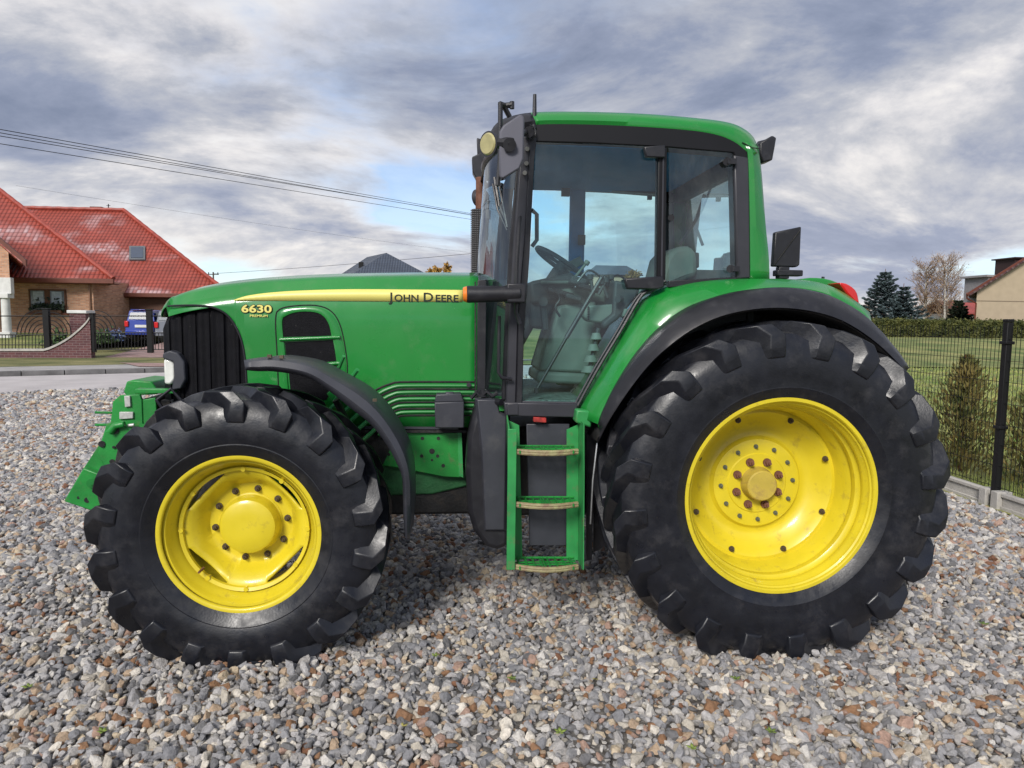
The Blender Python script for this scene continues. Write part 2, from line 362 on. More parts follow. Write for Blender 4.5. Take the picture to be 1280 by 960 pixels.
allx = sorted(set([round(v,4) for v in xs if v < lastx-.02]+[round(p[0],4) for p in OPN if p[0] > lastx-.12]+[round(lastx+.001,4)]+[round(lastx+.02+(XR-lastx-.02)*i/24,4) for i in range(25)]))
for x in allx:
    zo = zopen(x); rows.append(station(x, zo if zo is not None else (ZB if x > lastx+.15 else ZBn+(ZB-ZBn)*0)))
hood = MB()
full = [r+[mirY(p) for p in r[-2::-1]] for r in rows]
hood.grid(full); nz_ = full[0]; 
hood.add(nz_, [tuple(range(len(nz_)))]); 
HD = hood.build('hood', MT['green'], T, solid=.01, sharp=24, soff=-1)
# grille body behind the opening, with vertical ribs
g = MB(); rws = []
for i in range(120):
    x = XN+.02+(XG+.03-XN-.02)*i/119; w = max(.02, halfw(x)-.028+.004*math.sin(i*PI/119*18)); w = max(w, .02)
    if (i % 17) in (0, 1): w -= .010
    zt = interp(TOP, x)-.15; rws.append([Vector((x, CL-w, zb)) for zb in [ZBn-.05+(zt-ZBn+.05)*k/6 for k in range(7)]]+[Vector((x, CL-w*.72, zt+.075)), Vector((x, CL-w*.5, zt+.10))])
fl = [r+[mirY(p) for p in r[::-1]] for r in rws]; g.grid(fl); g.add(fl[0], [tuple(range(18))])
g.build('grille', MT['mesh'], T, sharp=50)
# dark edge strip following the opening
e = MB(); e.tube([Vector((x, CL-halfw(x)-.001, z)) for x, z in OPN[2:]], .006, 6); e.mirror(CL); e.build('grille_seal', MT['plastic'], T)
# panel seam at the rear of the hood
# ---- side vents
def polyp(m, pts, Y, th): return m.plate(pts, Y, th)
YV = YS-.003
v1 = smooth([(353,421),(352,404),(357,394),(372,390),(392,390),(404,395),(411,406),(414,420)], 30)
v2 = [(356,428)]+smooth([(416,425),(420,438),(421,451)], 8)+[(359,458)]
v3 = [(361,466)]+smooth([(422,461),(418,480),(408,500)], 8)+[(364,500)]
vd = MB()
for v in (v1, v2, v3): vd.plate(v, YV, .01)
vd.mirror(CL); vd.build('vent_mesh', MT['mesh'], T)
fr = MB()
ring_o = smooth([(350,500),(348,450),(346,400),(352,388),(372,384),(395,384),(412,391),(423,408),(430,440),(432,468),(427,500)], 60)
ring_i = smooth([(361,500),(357,450),(352.5,404),(357,395),(372,390),(392,390),(404,395),(412,408),(419,440),(421,468),(416,500)], 60)
fr.grid([[U(x, y, YS-.002) for x, y in ring_o], [U(x, y, YS-.012) for x, y in [((a+c)/2, (b+d)/2) for (a, b), (c, d) in zip(ring_o, ring_i)]], [U(x, y, YS-.008) for x, y in ring_i], [U(x, y, YS+.004) for x, y in ring_i]])
for y0, y1 in ((424.5, 421.5), (458, 454)):
    fr.tube([U(350, y0, YS-.012), U(425, y1, YS-.012)], .011, 10)
fr.mirror(CL); fr.build('vent_frame', MT['green'], T, sharp=60)
sm_ = MB(); sm_.tube([U(x-(1.5 if x<380 else -2), y-2, YS-.001) for x, y in ring_o], .0035, 5); sm_.mirror(CL); sm_.build('vent_seam', MT['dark'], T)
# ---- yellow stripe and writing
st = smooth([(292,375),(310,369.5),(340,365.5),(380,363),(440,361.5),(520,362),(578,362.5)], 40)
lo = [(x, 375.5+(x-292)/286*1.8) for x, _ in st]
stp = MB()
def onside(px, py, off):
    p = U(px, py, YS); w = halfw(p.x); return Vector((p.x, CL-w-off, p.z))
stp.grid([[onside(x, y, .0035) for x, y in st], [onside(x, y, .0035) for x, y in lo]])
STR = stp.build('side_stripe', MT['decal'], T, solid=.001)
# keep the stripe on the panel whose shoulder begins just above it
ink = mat('letter_black', (.012,.02,.012), .4, var=0)
def word(parts, px, py, hpx, Y, m, name, sx=1.0, off=.0):
    p = U(px, py, Y); s = hpx/F*(p.y*.995)/.72; x = p.x
    bm_parts = []
    for t, k in parts:
        o, xm = textmesh(t, s*k, Vector((x, Y, p.z)), m, T, name, extrude=.0008, offset=off, sx=sx); x = xm+.006*s/.04; bm_parts.append(o)
    return bm_parts
YL = YS-.0055
ws = word([('J',1.0),('OHN',.78),('  ',.5)], 487, 376.4, 11.0, YL, ink, 'side_lettering', sx=1.10, off=.0012)
pw = word([('D',1.0),('EERE',.78)], 528.5, 376.6, 11.0, YL, ink, 'side_lettering', sx=1.16, off=.0012)
nb = U(301, 391, YS)
wn = word([('6630',1.0)], 301.5, 390.2, 9.2, onside(320,386,.0).y-.006, ink, 'model_number', sx=1.42, off=.0045)
wn = word([('6630',1.0)], 301.5, 390.2, 9.2, onside(320,386,.0).y-.009, MT['decal'], 'model_number', sx=1.42, off=.0016)
wn = word([('PREMIUM',1.0)], 312, 396.0, 2.8, onside(320,386,.0).y-.007, MT['decal'], 'model_number', sx=1.35, off=.0003)
# ---- lower louvre ridges
lv = MB(); lg = MB()
for k in range(6):
    yy = 474+8.2*k; xk = 506+k*1.5
    p = smooth([(593,yy),(xk,yy),(488+k*1.5,yy+2.5),(470+k*3.5,yy+10),(456+k*5,yy+21),(443+k*6,yy+34-k)], 30)
    if k: lv.tube([U(x, y, YS-.003) for x, y in p], .0095, 8)
    lg.tube([U(x, y+4.4, YS-.0) for x, y in p] if k else [U(x, y+3.5, YS-.0) for x, y in p], .0065, 6)
for k in range(6):                     # the same ridges go on in front of the fender strut
    a = (398+k*9, 478+k*11); b = (372+k*9+6, 498+k*11)
lv.mirror(CL); lg.mirror(CL)
lv.build('louvre', MT['green_rib'], T); lg.build('louvre_gap', MT['dark'], T)
# lower diagonal ribs below the fender
dl = MB()
for k in range(5):
    a = (437+k*9.5, 489+k*10.5); b = (411+k*10, 513+k*10)
    dl.tube([U(a[0], a[1], YS-.03), U(b[0], b[1], YS-.03)], .012, 8)
dl.tube([U(447,462,3.95), U(418,502,4.1)], .012, 8); dl.tube([U(430,445,3.95), U(415,481,4.1)], .010, 8)
dl.build('fender_bracket', MT['green_light'], T)
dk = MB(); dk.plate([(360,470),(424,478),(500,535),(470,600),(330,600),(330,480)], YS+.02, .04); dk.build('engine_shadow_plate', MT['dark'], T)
gp = MB(); gp.plate([(408,492),(430,474),(443,486),(420,508)], YS-.03, .03); gp.build('engine_side_plate', MT['green'], T, bevel=.004)
# light seam line under the hood and dark gap
sl = MB(); sl.plate([(425,532.6),(573,534.0),(573,537),(425,535.6)], YS-.012, .03); sl.build('hood_lower_trim', MT['greyplastic'], T)
sg = MB(); sg.plate([(440,537),(600,538),(600,541),(440,541)], YS-.003, .05); sg.build('hood_gap', MT['dark'], T)
rs = MB(); rs.plate([(593.2,352),(595,352),(595,530),(593.2,530)], YS-.004, .01); rs.build('hood_seam', MT['dark'], T)
kn = MB(); kn.cyl(U(586,481,YS-.0), U(586,481,YS-.022), .014, n=16); kn.build('hood_latch', MT['plastic'], T)
# ---- main frame rails
fp = MB(); fp.plate([(330,541),(576,541),(578,597),(555,596),(500,585),(440,577),(330,566)], 4.22, .03); fp.mirror(CL)
FRM = fp.build('frame_rail', MT['green_worn'], T, bevel=.004)
ho = MB()
for (x, y, r) in ((440,547,2),(449,547,2),(458,547,2),(508,547,2.3),(528,548,2.3),(548,548,2.3),(486,568,2),(476,568,2),(467,568,2),(547,570,2.2),(527,570,2.2),(540,564,3.6),(540,575,1.6),(554,582,2.4)):
    p = U(x, y, 4.2195); rr = r/F*4.2; ho = MB(); ho.cyl(p, p-Vector((0,.002,0)), rr, n=12); ho.build('bolt_hole', MT['dark'], T)
ee = MB(); ee.plate([(572,541),(577,541),(579,597),(573.5,595)], 4.205, .02); ee.build('frame_edge', MT['green_light'], T)
en = MB()
en.box2((U(300,560,4.5).x, 4.36, .52), (U(596,560,4.5).x, 4.88, 1.45))
en.box2((U(470,600,4.5).x, 4.30, .50), (U(640,600,4.5).x, 4.94, .80))
en.build('engine', MT['dark'], T, bevel=.02)
sump = MB(); sump.plate([(465,580),(600,589),(600,604),(540,618),(470,620)], 4.28, .66); sump.build('oil_sump', mat('sump_green', (.018,.11,.035), .6, var=.4, scale=9, bump=.2), T, bevel=.01)
tr = MB(); tr.box2((.1, 4.32, .48), (2.35, 4.92, 1.05)); tr.cyl((RC.x, 3.9, RC.z), (RC.x, 2*CL-3.9, RC.z), .15, n=24); tr.box2((1.3, 4.15, .62), (2.2, 5.1, 1.15)); tr.build('transmission', MT['dark'], T, bevel=.02)
ax = MB(); ax.cyl((FC.x, 3.75, FC.z), (FC.x, 2*CL-3.75, FC.z), .085, n=20); ax.box2((FC.x-.12, 4.2, FC.z-.14), (FC.x+.12, 5.04, FC.z+.10)); ax.box2((FC.x-.1, 3.86, FC.z-.17), (FC.x+.1, 4.0, FC.z+.17)); ax.box2((FC.x-.1, 2*CL-4.0, FC.z-.17), (FC.x+.1, 2*CL-3.86, FC.z+.17))
ax.tube([(FC.x+.1, 4.25, FC.z-.02), (FC.x+.22, 3.95, FC.z)], .02); ax.build('front_axle', MT['green_worn'], T, bevel=.01)
# ---- battery or air box on the hood side
bx = MB(); bx.plate([(543,503),(580,502),(580,535),(544,535)], 4.06, .12); bx.plate([(545,493),(576,492),(580,502),(543,503)], 4.07, .10); bx.box(U(562,492,4.1), (.05,.05,.02))
bx.build('valve_box', MT['greyplastic'], T, bevel=.006)
# ---- fuel tank
tk = MB()
sec_o = [(592,500),(584,560),(584,640),(602,684),(622,689),(637,684),(637,520),(622,497)]
tk.plate([(597,497),(622,497),(624,516),(637,521),(637,682),(622,689),(607,684),(592,664),(585,640),(582,590),(585,545)], 3.98, .55)
tk.build('fuel_tank', MT['plastic'], T, bevel=.03)
tf = MB(); f0 = [(597,500),(620,500),(624,517),(632,521),(630,662),(607,662),(603,560)]
A = [U(x, y, 3.955) for x, y in f0]; cxy = (614, 585); Bq = [U(cxy[0]+(x-cxy[0])*1.22, cxy[1]+(y-cxy[1])*1.03, 3.982) for x, y in f0]
n = len(f0); tf.add(A+Bq, [tuple(range(n))]+[(i, (i+1)%n, n+(i+1)%n, n+i) for i in range(n)]); tf.build('tank_cover', MT['greyplastic'], T, bevel=.004)
cl_ = MB(); cl_.tube([U(589,498,4.0), U(596,490,3.99), U(602,496,3.98), U(608,489,3.97), U(615,495,3.97), U(622,491,3.97)], .012, 6); cl_.cyl(U(604,496,3.99), U(604,487,3.99), .022, n=14); cl_.build('tank_filler', MT['plastic'], T)
fb = MB(); fb.plate([(620,498),(636,497),(636,514),(622,514)], 3.97, .1); fb.build('tank_bracket', MT['green_worn'], T, bevel=.003)
# ---- ladder
YLD = 3.72
def rail(m, xo, xi, ytop, ybot, Y):
    return m
for (outer, inner) in ((635.5, 652), (731, 714)):
    m = MB(); s = 1 if inner > outer else -1
    top = 523 if s > 0 else 529
    # web running into the depth and a bright front lip
    a0, a1 = U(outer, top+13 if s > 0 else top, YLD), U(outer+(4.5 if s>0 else -1), 712, YLD)
    b0 = a0+Vector((0, .16, .055 if s > 0 else 0)); b1 = a1+Vector((0, .16, 0)); w = Vector((.008*s, 0, 0))
    m.add([a0, a1, b1, b0, a0+w, a1+w, b1+w, b0+w], [(0,1,2,3),(7,6,5,4),(0,4,5,1),(1,5,6,2),(2,6,7,3),(3,7,4,0)])
    # back flange facing us
    f0_, f1_ = b0+w-Vector((0,.008,.03)), b1+w-Vector((0,.008,0)); ww = Vector((.065*s, 0, 0)); t = Vector((0,.008,0))
    m.add([f0_, f1_, f1_+ww, f0_+ww-Vector((0,0,.03)), f0_+t, f1_+t, f1_+ww+t, f0_+ww+t-Vector((0,0,.03))], [(0,1,2,3),(7,6,5,4),(0,4,5,1),(1,5,6,2),(2,6,7,3),(3,7,4,0)])
    l0, l1 = a0-Vector((.012*s if s<0 else 0,0,0)), a1
    m.box2(a0+Vector((-.002, -.006, 0)), Vector((a1.x+.016*s, a1.y+.004, a1.z)))
    m.build('ladder_rail', MT['green_light'], T, bevel=.0025)
bp = MB(); bp.plate([(658,530),(712,530),(708,682),(662,682)], 3.91, .02); bp.build('ladder_panel', MT['greyplastic'], T, bevel=.004)
for yc, tilt in ((563,0), (629,1), (707,1)):
    m = MB(); L_, R_ = U(643, yc, YLD+.02), U(722, yc, YLD+.02)
    arc = [L_.lerp(R_, i/12)-Vector((0, .05*math.sin(PI*i/12), 0)) for i in range(13)]
    for dz in (0,): m.tube([p+Vector((0,0,dz)) for p in arc], .0105, 8)
    m.tube([p-Vector((0,0,.012)) for p in arc], .0105, 8)
    st_ = m.build('ladder_step', MT['rung'], T)
    m = MB(); m.tube([L_+Vector((0,.13,.0)), R_+Vector((0,.13,.0))], .007, 6)
    for q in (-.004, .02): m.tube([(L_+R_)/2+Vector((q,-.045,0)), (L_+R_)/2+Vector((q,.13,0))], .005, 6)
    for i in range(8):
        if i in (4,): continue
        a = L_.lerp(R_, .08+i*.12); m.box2(a+Vector((-.004,-.03,-.012)), a+Vector((.004,.13,.004)))
    for q in (.03, .07): m.box2(L_+Vector((0,q,-.012)), R_+Vector((0,q+.006,.002)))
    m.build('tread_grid', MT['green_worn'], st_)
rb = MB(); rb.plate([(667,521.5),(683,522.5),(683,528.5),(667,527.5)], 3.86, .04); rb.build('red_sticker', mat('red_marker', (.33,.025,.02), .6, var=.4, scale=60), T, bevel=.003)
gd = MB(); gd.tube([U(752,528,3.86), U(748,540,3.85), U(741,600,3.82), U(738,655,3.82)], .006, 6); gd.build('rear_mud_edge', MT['steel'], T)
mf = MB(); mf.plate([(733,525),(752,520),(760,540),(742,600),(740,700),(733,700)], 3.98, .02); mf.plate([(742,500),(835,400),(840,640),(742,690)], 4.12, .02); mf.build('mud_guard', MT['plastic'], T)
# ---- front fender
fo = smooth([(305,451),(322,448),(345,447),(385,454),(417,470),(455,492),(481,519),(503,556),(512,588),(514,630),(511,674)], 40)
fi = smooth([(307,462),(322,463.5),(345,464),(383,471),(410,487),(440,511),(465,531),(484,556),(496,578),(504,600),(505,640),(507,674)], 40)
ff = MB()
ff.grid([[U(x, y, 3.50) for x, y in fi], [U((x*2+a)/3, (y*2+b)/3, 3.485) for (x, y), (a, b) in zip(fi, fo)], [U((x+a*3)/4, (y+b*3)/4, 3.50) for (x, y), (a, b) in zip(fi, fo)], [U(x, y, 3.54) for x, y in fo], [U(x, y, 3.54)+Vector((0,.36,-.01)) for x, y in fo], [U(x, y, 3.54)+Vector((0,.37,-.04)) for x, y in fo]])
FF = ff.build('front_fender', MT['greyplastic'], T, solid=.008)
m = MB(); m.grid([[mirY(U(x, y, 3.50)) for x, y in fi], [mirY(U(x, y, 3.54)) for x, y in fo], [mirY(U(x, y, 3.54)+Vector((0,.36,-.01))) for x, y in fo]]); m.build('front_fender', MT['greyplastic'], T, solid=.008)
m = MB(); m.tube([U(508,600,3.62), U(509,650,3.6)], .02, 8); m.build('fender_stay', MT['dark'], T); m = MB(); m.tube([U(420,500,3.9), U(470,600,4.0), (FC.x+.1,4.0,FC.z+.1)], .022, 8); m.build('fender_strut', MT['dark'], T)
for x, y, Yq in ((337,445,3.52),(352,446,3.52),(468.5,500,3.49)): fbt = MB(); fbt.box(U(x, y, Yq), (.02,.016,.014)); fbt.build('fender_bolt', MT['bolt'], FF)
# ---------------------------------------------------------------- rear fender
gA = smooth([(719,527),(724,508),(748,470),(772,428),(798,385),(815,367),(835,358),(870,351),(920,348),(985,349),(1020,352),(1048,362),(1075,384)], 48)
gB = smooth([(747,530),(750,520),(768,482),(795,440),(825,407),(855,385),(885,373),(920,364),(975,359),(1015,362),(1045,372),(1068,388),(1090,405)], 48)
gC = smooth([(749,534),(757,510),(777,476),(803,440),(832,411),(862,391),(895,376),(930,366),(978,361),(1022,366),(1062,383),(1100,412),(1134,455)], 48)
gD = smooth([(748,552),(760,528),(783,492),(812,455),(843,427),(872,408),(905,394),(945,386),(985,385),(1025,391),(1060,404),(1098,430),(1133,464)], 48)
A_ = [U(x, y, 3.93) for x, y in gA]; B_ = [U(x, y, 3.73) for x, y in gB]
C_ = [U(x, y, 3.60+.10*max(0, (1-i/14))) for i, (x, y) in enumerate(gC)]; D_ = [U(x, y, 3.52+.16*max(0, 1-i/14)) for i, (x, y) in enumerate(gD)]
m = MB()
mid = [a.lerp(b, .55)+Vector((-.012*math.cos(i/47*PI), -.01, .022)) for i, (a, b) in enumerate(zip(A_, B_))]
m.grid([[p+Vector((0,.45,.0)) for p in A_], [p+Vector((0,.05,.004)) for p in A_], A_, mid, B_, [b+Vector((.01,.0,-.03)) for b in B_]])
FD = m.build('rear_fender', MT['green'], T, solid=.012, sharp=50, soff=-1)
m = MB(); m.grid([[b+Vector((0,.03,-.006)) for b in B_], [b.lerp(c, .15)+Vector((0,-.005,.002)) for b, c in zip(B_, C_)], [b.lerp(c, .7)+Vector((0,-.012,.008)) for b, c in zip(B_, C_)], C_, [c.lerp(d, .5)+Vector((0,-.02,.0)) for c, d in zip(C_, D_)], D_, [d+Vector((0,.02,-.012)) for d in D_]])
m.build('fender_flare', MT['plastic'], FD, solid=.01, sharp=60, soff=-1)
m = MB(); m.grid([[mirY(p+Vector((0,.45,0))) for p in A_], [mirY(p) for p in A_], [mirY(p) for p in mid], [mirY(p) for p in B_]]); o = m.build('rear_fender', MT['green'], T, solid=.012)
m = MB(); m.grid([[mirY(p) for p in B_], [mirY(p) for p in C_], [mirY(p) for p in D_]]); m.build('fender_flare', MT['plastic'], o, solid=.01)
# inner wheel arch, dark
ia = []
for i in range(40):
    t = math.radians(208-(208-15)*i/39); ia.append((RC.x+.97*math.cos(t), RC.z+.955*math.sin(t)))
for mir in (0, 1):
    m = MB(); R1 = [d+Vector((0,.012,-.004)) for d in D_]; R2 = [Vector((d.x, 4.18, d.z-.01)) for d in D_]; R3 = [Vector((RC.x+(p.x-RC.x)*.35, 4.18, RC.z+(p.z-RC.z)*.35)) for p in R2]
    G3 = [R1, R2, R3]
    if mir: G3 = [[mirY(p) for p in r] for r in G3]
    m.grid(G3); m.build('wheel_arch', MT['dark'], T, solid=.01)
m = MB(); m.plate([(721,512),(741,514),(739,535),(719,528)], 3.80, .1); m.build('fender_foot', MT['green_light'], T, bevel=.01)
# tail lamp
m = MB(); m.prism([U(x, y, 3.84) for x, y in smooth([(1049,353),(1060,355),(1071,364),(1075,380)], 10)+[(1068,377),(1058,366)]], (0,.14,0)); m.build('tail_light', MT['red'], T, bevel=.01)
m = MB(); m.plate(smooth([(996,350),(1015,347),(1040,350),(1062,362),(1078,384)], 12)+[(1060,384),(1000,356)], 3.97, .12); m.build('lamp_housing', MT['green'], T, bevel=.012)
# ---------------------------------------------------------------- cab
YC = 3.90
def both(m): return m.mirror(CL)
fr = MB()
# A pillar: grey post with a dark door edge each side
a_pl = [(650,172),(668,172),(661,300),(652,400),(649,508),(630,508),(634,420),(640,300)]
fr.plate([(652,170),(664,170),(657,300),(648,400),(645,508),(632,508),(636,400),(642,300)], YC-.01, .07)
both(fr); fr.build('front_pillar', MT['frame'], T, bevel=.008)
fr = MB(); fr.plate([(662,172),(671,172),(668,200),(662,320),(655,420),(653,505),(645,505),(648,400),(656,300)], YC-.018, .05)
fr.plate([(649,172),(653,172),(643,300),(637,400),(632,500),(627,500),(631,400),(637,300)], YC+.03, .03)
both(fr); fr.build('door_post', MT['plastic'], T, bevel=.005)
# sill
s = MB(); s.plate([(630,503),(722,505),(720,522),(632,520)], YC-.03, .10); both(s); s.build('door_sill', MT['frame'], T, bevel=.006)
s = MB(); s.plate([(634,504.5),(648,504.5),(648,519),(634,519)], YC-.036, .03); s.build('sill_cap', MT['frame'], T, bevel=.004)
# header band above the windows
h = MB(); h.plate([(660,150),(780,152),(870,160),(915,172),(938,192),(938,205),(922,205),(917,191),(836,184),(740,179),(664,177)], YC-.004, .12); both(h)
h.build('roof_rail', MT['black'], T, bevel=.006)
# B pillar and door frame
b = MB(); b.plate([(823,184),(834,185),(832,352),(821,350)], YC-.012, .06); b.build('middle_pillar', MT['black'], T, bevel=.005)
b = MB(); b.plate([(828.5,186),(830.5,186),(828,350),(826,350)], YC-.02, .01); b.build('pillar_channel', MT['frame'], T)
df = MB(); pts = [(832,351),(812,362),(800,372),(776,413),(746,463),(722,507)]
df.tube([U(x, y, YC-.012) for x, y in smooth(pts, 24)], .011, 8); both(df); df.build('door_frame', MT['plastic'], T)
df = MB(); df.tube([U(x-5, y+1, YC-.012) for x, y in smooth(pts[1:], 20)], .006, 8); df.tube([U(722,504,YC-.012), U(653,502.5,YC-.012)], .007, 8); both(df); df.build('door_seal', MT['frame'], T)
rp = MB(); rp.plate([(917,193),(937,196),(939,348),(921,349),(919,260)], YC-.006, .10); both(rp); rp.build('rear_pillar_trim', MT['frame'], T, bevel=.01)
rq = MB(); rq.plate([(836,351),(921,346),(921,353),(836,359)], YC-.006, .05); both(rq); rq.build('window_ledge', MT['plastic'], T, bevel=.003)
# green rear column
gc = MB()
col_o = smooth([(948,184),(952,215),(957,280),(961,320),(962,349)], 16); col_i = smooth([(929,178),(934,196),(936,260),(937,349)], 16)
Yr = [3.905, 3.885, 3.89, 3.93, 4.02]
def colrows():
    I = [U(x, y, 3.90) for x, y in col_i]; O = [U(x, y, 3.93) for x, y in col_o]
    return [[p+Vector((0,.05,0)) for p in I], [p+Vector((0,-.012,0)) for p in I], [i.lerp(o, .3)+Vector((0,-.025,0)) for i, o in zip(I, O)], [i.lerp(o, .8)+Vector((0,-.012,0)) for i, o in zip(I, O)], [p for p in O], [p+Vector((.015,.05,0)) for p in O], [p+Vector((0,.2,0)) for p in O]]
gc.grid(colrows()); both(gc); gc.build('rear_column', MT['green'], T, solid=.01, soff=-1)
# roof
tp = smooth([(611,176),(614,163),(622,153),(636,146),(665,140.5),(720,139.5),(800,142),(870,147.5),(910,153),(930,161),(943,173),(949,190)], 60)
bt = smooth([(612,180),(618,178),(630,172),(645,163),(672,158),(720,157.5),(790,160),(860,165),(895,171),(915,179),(930,189),(937,197)], 60)
TT = [U(x, y, 3.95) for x, y in tp]; BB = [U(x, y, 3.90) for x, y in bt]
rows = [[b+Vector((0,.05,0)) for b in BB], BB, [b.lerp(t, .3)+Vector((0,-.028,0)) for b, t in zip(BB, TT)], [b.lerp(t, .7)+Vector((0,-.022,0)) for b, t in zip(BB, TT)], TT, [t+Vector((0,.07,.012)) for t in TT], [t+Vector((0,.3,.022)) for t in TT], [Vector((t.x, CL, t.z+.03)) for t in TT]]
fullr = rows+[[mirY(p) for p in r] for r in rows[-2::-1]]
m = MB(); m.grid([r[11:] for r in fullr]); RF = m.build('roof', MT['green'], T, sharp=60, solid=.012, soff=-1)
m = MB(); m.grid([r[:12] for r in fullr]); m.build('roof_visor', MT['plastic'], T, sharp=60, solid=.012, soff=-1)
m = MB(); z_ = U(740,181,YC).z; m.box2((U(664,180,YC).x-.05, 3.95, z_), (U(930,180,YC).x, 2*CL-3.95, z_+.05)); m.build('sky_tinted_headliner', MT['sky_tinted_liner'], T, bevel=.01)
m = MB(); m.tube([U(928,178,3.885), U(940,184.5,3.885), U(949,186,3.90)], .003, 5); m.build('roof_seam', MT['dark'], T)
# glass
gl = MB(); door = [(670,178),(824,183),(822,350),(803,365),(776,411),(746,461),(722,503),(653,503),(656,400),(664,300)]
gl.add([U(x, y, YC+.004) for x, y in door], [tuple(range(len(door)))]); gl.build('door_glass', MT['glass'], T)
q = MB(); q.add([U(x, y, YC+.004) for x, y in ((836,184),(915,190),(919,348),(836,355))], [(0,1,2,3)]); q.build('rear_side_glass', MT['glass_rear'], T)
q = MB(); fg = [(670,178),(824,183),(915,190),(919,348),(836,355)]+door[3:]; q.add([U(x, y, YC+.004) for x, y in fg], [tuple(range(len(fg)))]); q.v = [mirY(p) for p in q.v]; q.build('far_side_glass', glassmat('far_glass', (.80,.96,.98), .06, smear=.05), T)
# windscreen, bulging forward
def arcpt(px, py, k):
    p = U(px, py, YC+.03); q = mirY(p); c = p.lerp(q, k); c.x -= .17*(1-(2*k-1)**2)**.8; return c
ws_ = MB(); ws_.grid([[arcpt(px, py, i/20) for i in range(21)] for px, py in ((651,178),(643,280),(637,380),(630,470),(627,503))]); ws_.build('windscreen', MT['glass_front'], T)
fw_ = MB()
for px, py, r in ((651,174,.02),(627,503,.02)): fw_.tube([arcpt(px, py, i/20) for i in range(21)], r, 8)
fw_.build('windscreen_frame', MT['plastic'], T)
# lower front post of the cab, between hood and cab
lp = MB(); lp.plate([(597,350),(608,350),(607,492),(596,496)], 4.12, .04); both(lp); lp.build('firewall_post', MT['plastic'], T, bevel=.004)
lw = MB(); lw.box2((U(600,520,4.2).x, 4.13, U(600,515,4.2).z), (U(640,500,4.2).x, 2*CL-4.13, U(600,489,4.2).z)); lw.box2((U(606,400,4.3).x,4.35,.9),(U(640,400,4.3).x,4.9,U(606,350,4.4).z)); lw.build('firewall', MT['trim_dark'], T, bevel=.01)
# rear wall and rear glass
xr = U(945,300,3.95).x
m = MB(); m.box2((xr-.03, 3.95, U(940,349,3.95).z-.35), (xr+.01, 2*CL-3.95, U(940,349,3.95).z+.02)); m.box2((xr-.06, 3.95, U(940,195,3.95).z-.05), (xr, 2*CL-3.95, U(940,195,3.95).z+.06)); m.build('rear_wall', MT['trim_dark'], T, bevel=.006)
m = MB(); za_, zb2 = U(940,347,3.95).z, U(940,195,3.95).z; m.add([(xr-.02,4.0,za_),(xr-.02,2*CL-4.0,za_),(xr-.02,2*CL-4.0,zb2),(xr-.02,4.0,zb2)], [(0,1,2,3)]); m.build('rear_glass', MT['glass_front'], T)
# floor and lower cab body
zf = U(690,500,YC).z
m = MB(); m.box2((U(632,500,YC).x, 3.93, zf-.06), (1.1, 2*CL-3.93, zf-.004)); m.build('cab_floor', MT['mat'], T)
m = MB(); m.prism([Vector((.98,3.97,zf-.02)), Vector((xr,3.97,zf-.02)), Vector((xr,3.97,U(940,349,3.95).z-.01)), Vector((1.12,3.97,U(940,355,3.95).z-.03))], (0,.22,0)); both(m); m.build('inner_fender', MT['trim_dark'], T, bevel=.01)
# handles, latch and hinges
m = MB(); m.plate([(781,348),(829,345),(831,359),(822,362),(784,361)], YC-.05, .04); m.build('door_handle', MT['plastic'], T, bevel=.008)
m = MB(); m.plate([(805,183),(832,181),(832,197),(808,196)], YC-.04, .035); m.build('door_latch', MT['plastic'], T, bevel=.006)
m = MB()
for x, y in ((909,202),(913,336)): m.cyl(U(x, y, YC-.03), U(x, y, YC+.01), .022, n=16); m.box(U(x+5, y, YC-.02), (.05,.03,.03))
m.cyl(U(839,272,YC-.02), U(839,272,YC+.01), .018, n=16); m.build('window_hinge', MT['plastic'], T)
# cab handrail in front
m = MB(); m.tube([U(650,405,3.80), U(645,390,3.80), U(646,330,3.80), U(650,270,3.8)], .011, 8); m.tube([U(624,395,3.86), U(623,465,3.85), U(627,472,3.85), U(640,474,3.86)], .010, 8); m.build('grab_rail', MT['plastic'], T)
m = MB(); m.tube([U(664,262,4.0), U(671,268,4.0), U(671,300,4.0), U(665,308,4.0)], .012, 8); m.build('inner_grab_handle', MT['frame'], T)
# turn signal arm
m = MB(); m.cyl(U(651,367,3.70), U(583,368,3.70), .040, .045, n=20); m.box(U(644,367,3.75), (.10,.16,.10)); m.build('indicator_arm', MT['plastic'], T, bevel=.008)
m = MB(); m.cyl(U(584,368,3.70), U(578.5,368,3.70), .044, .036, n=20); m.build('indicator_lens', MT['orange'], T, bevel=.004)
for dy in (0,):
    m = MB(); m.cyl(mirY(U(651,367,3.70)), mirY(U(583,368,3.70)), .040, .045, n=20); m.build('indicator_arm', MT['plastic'], T)
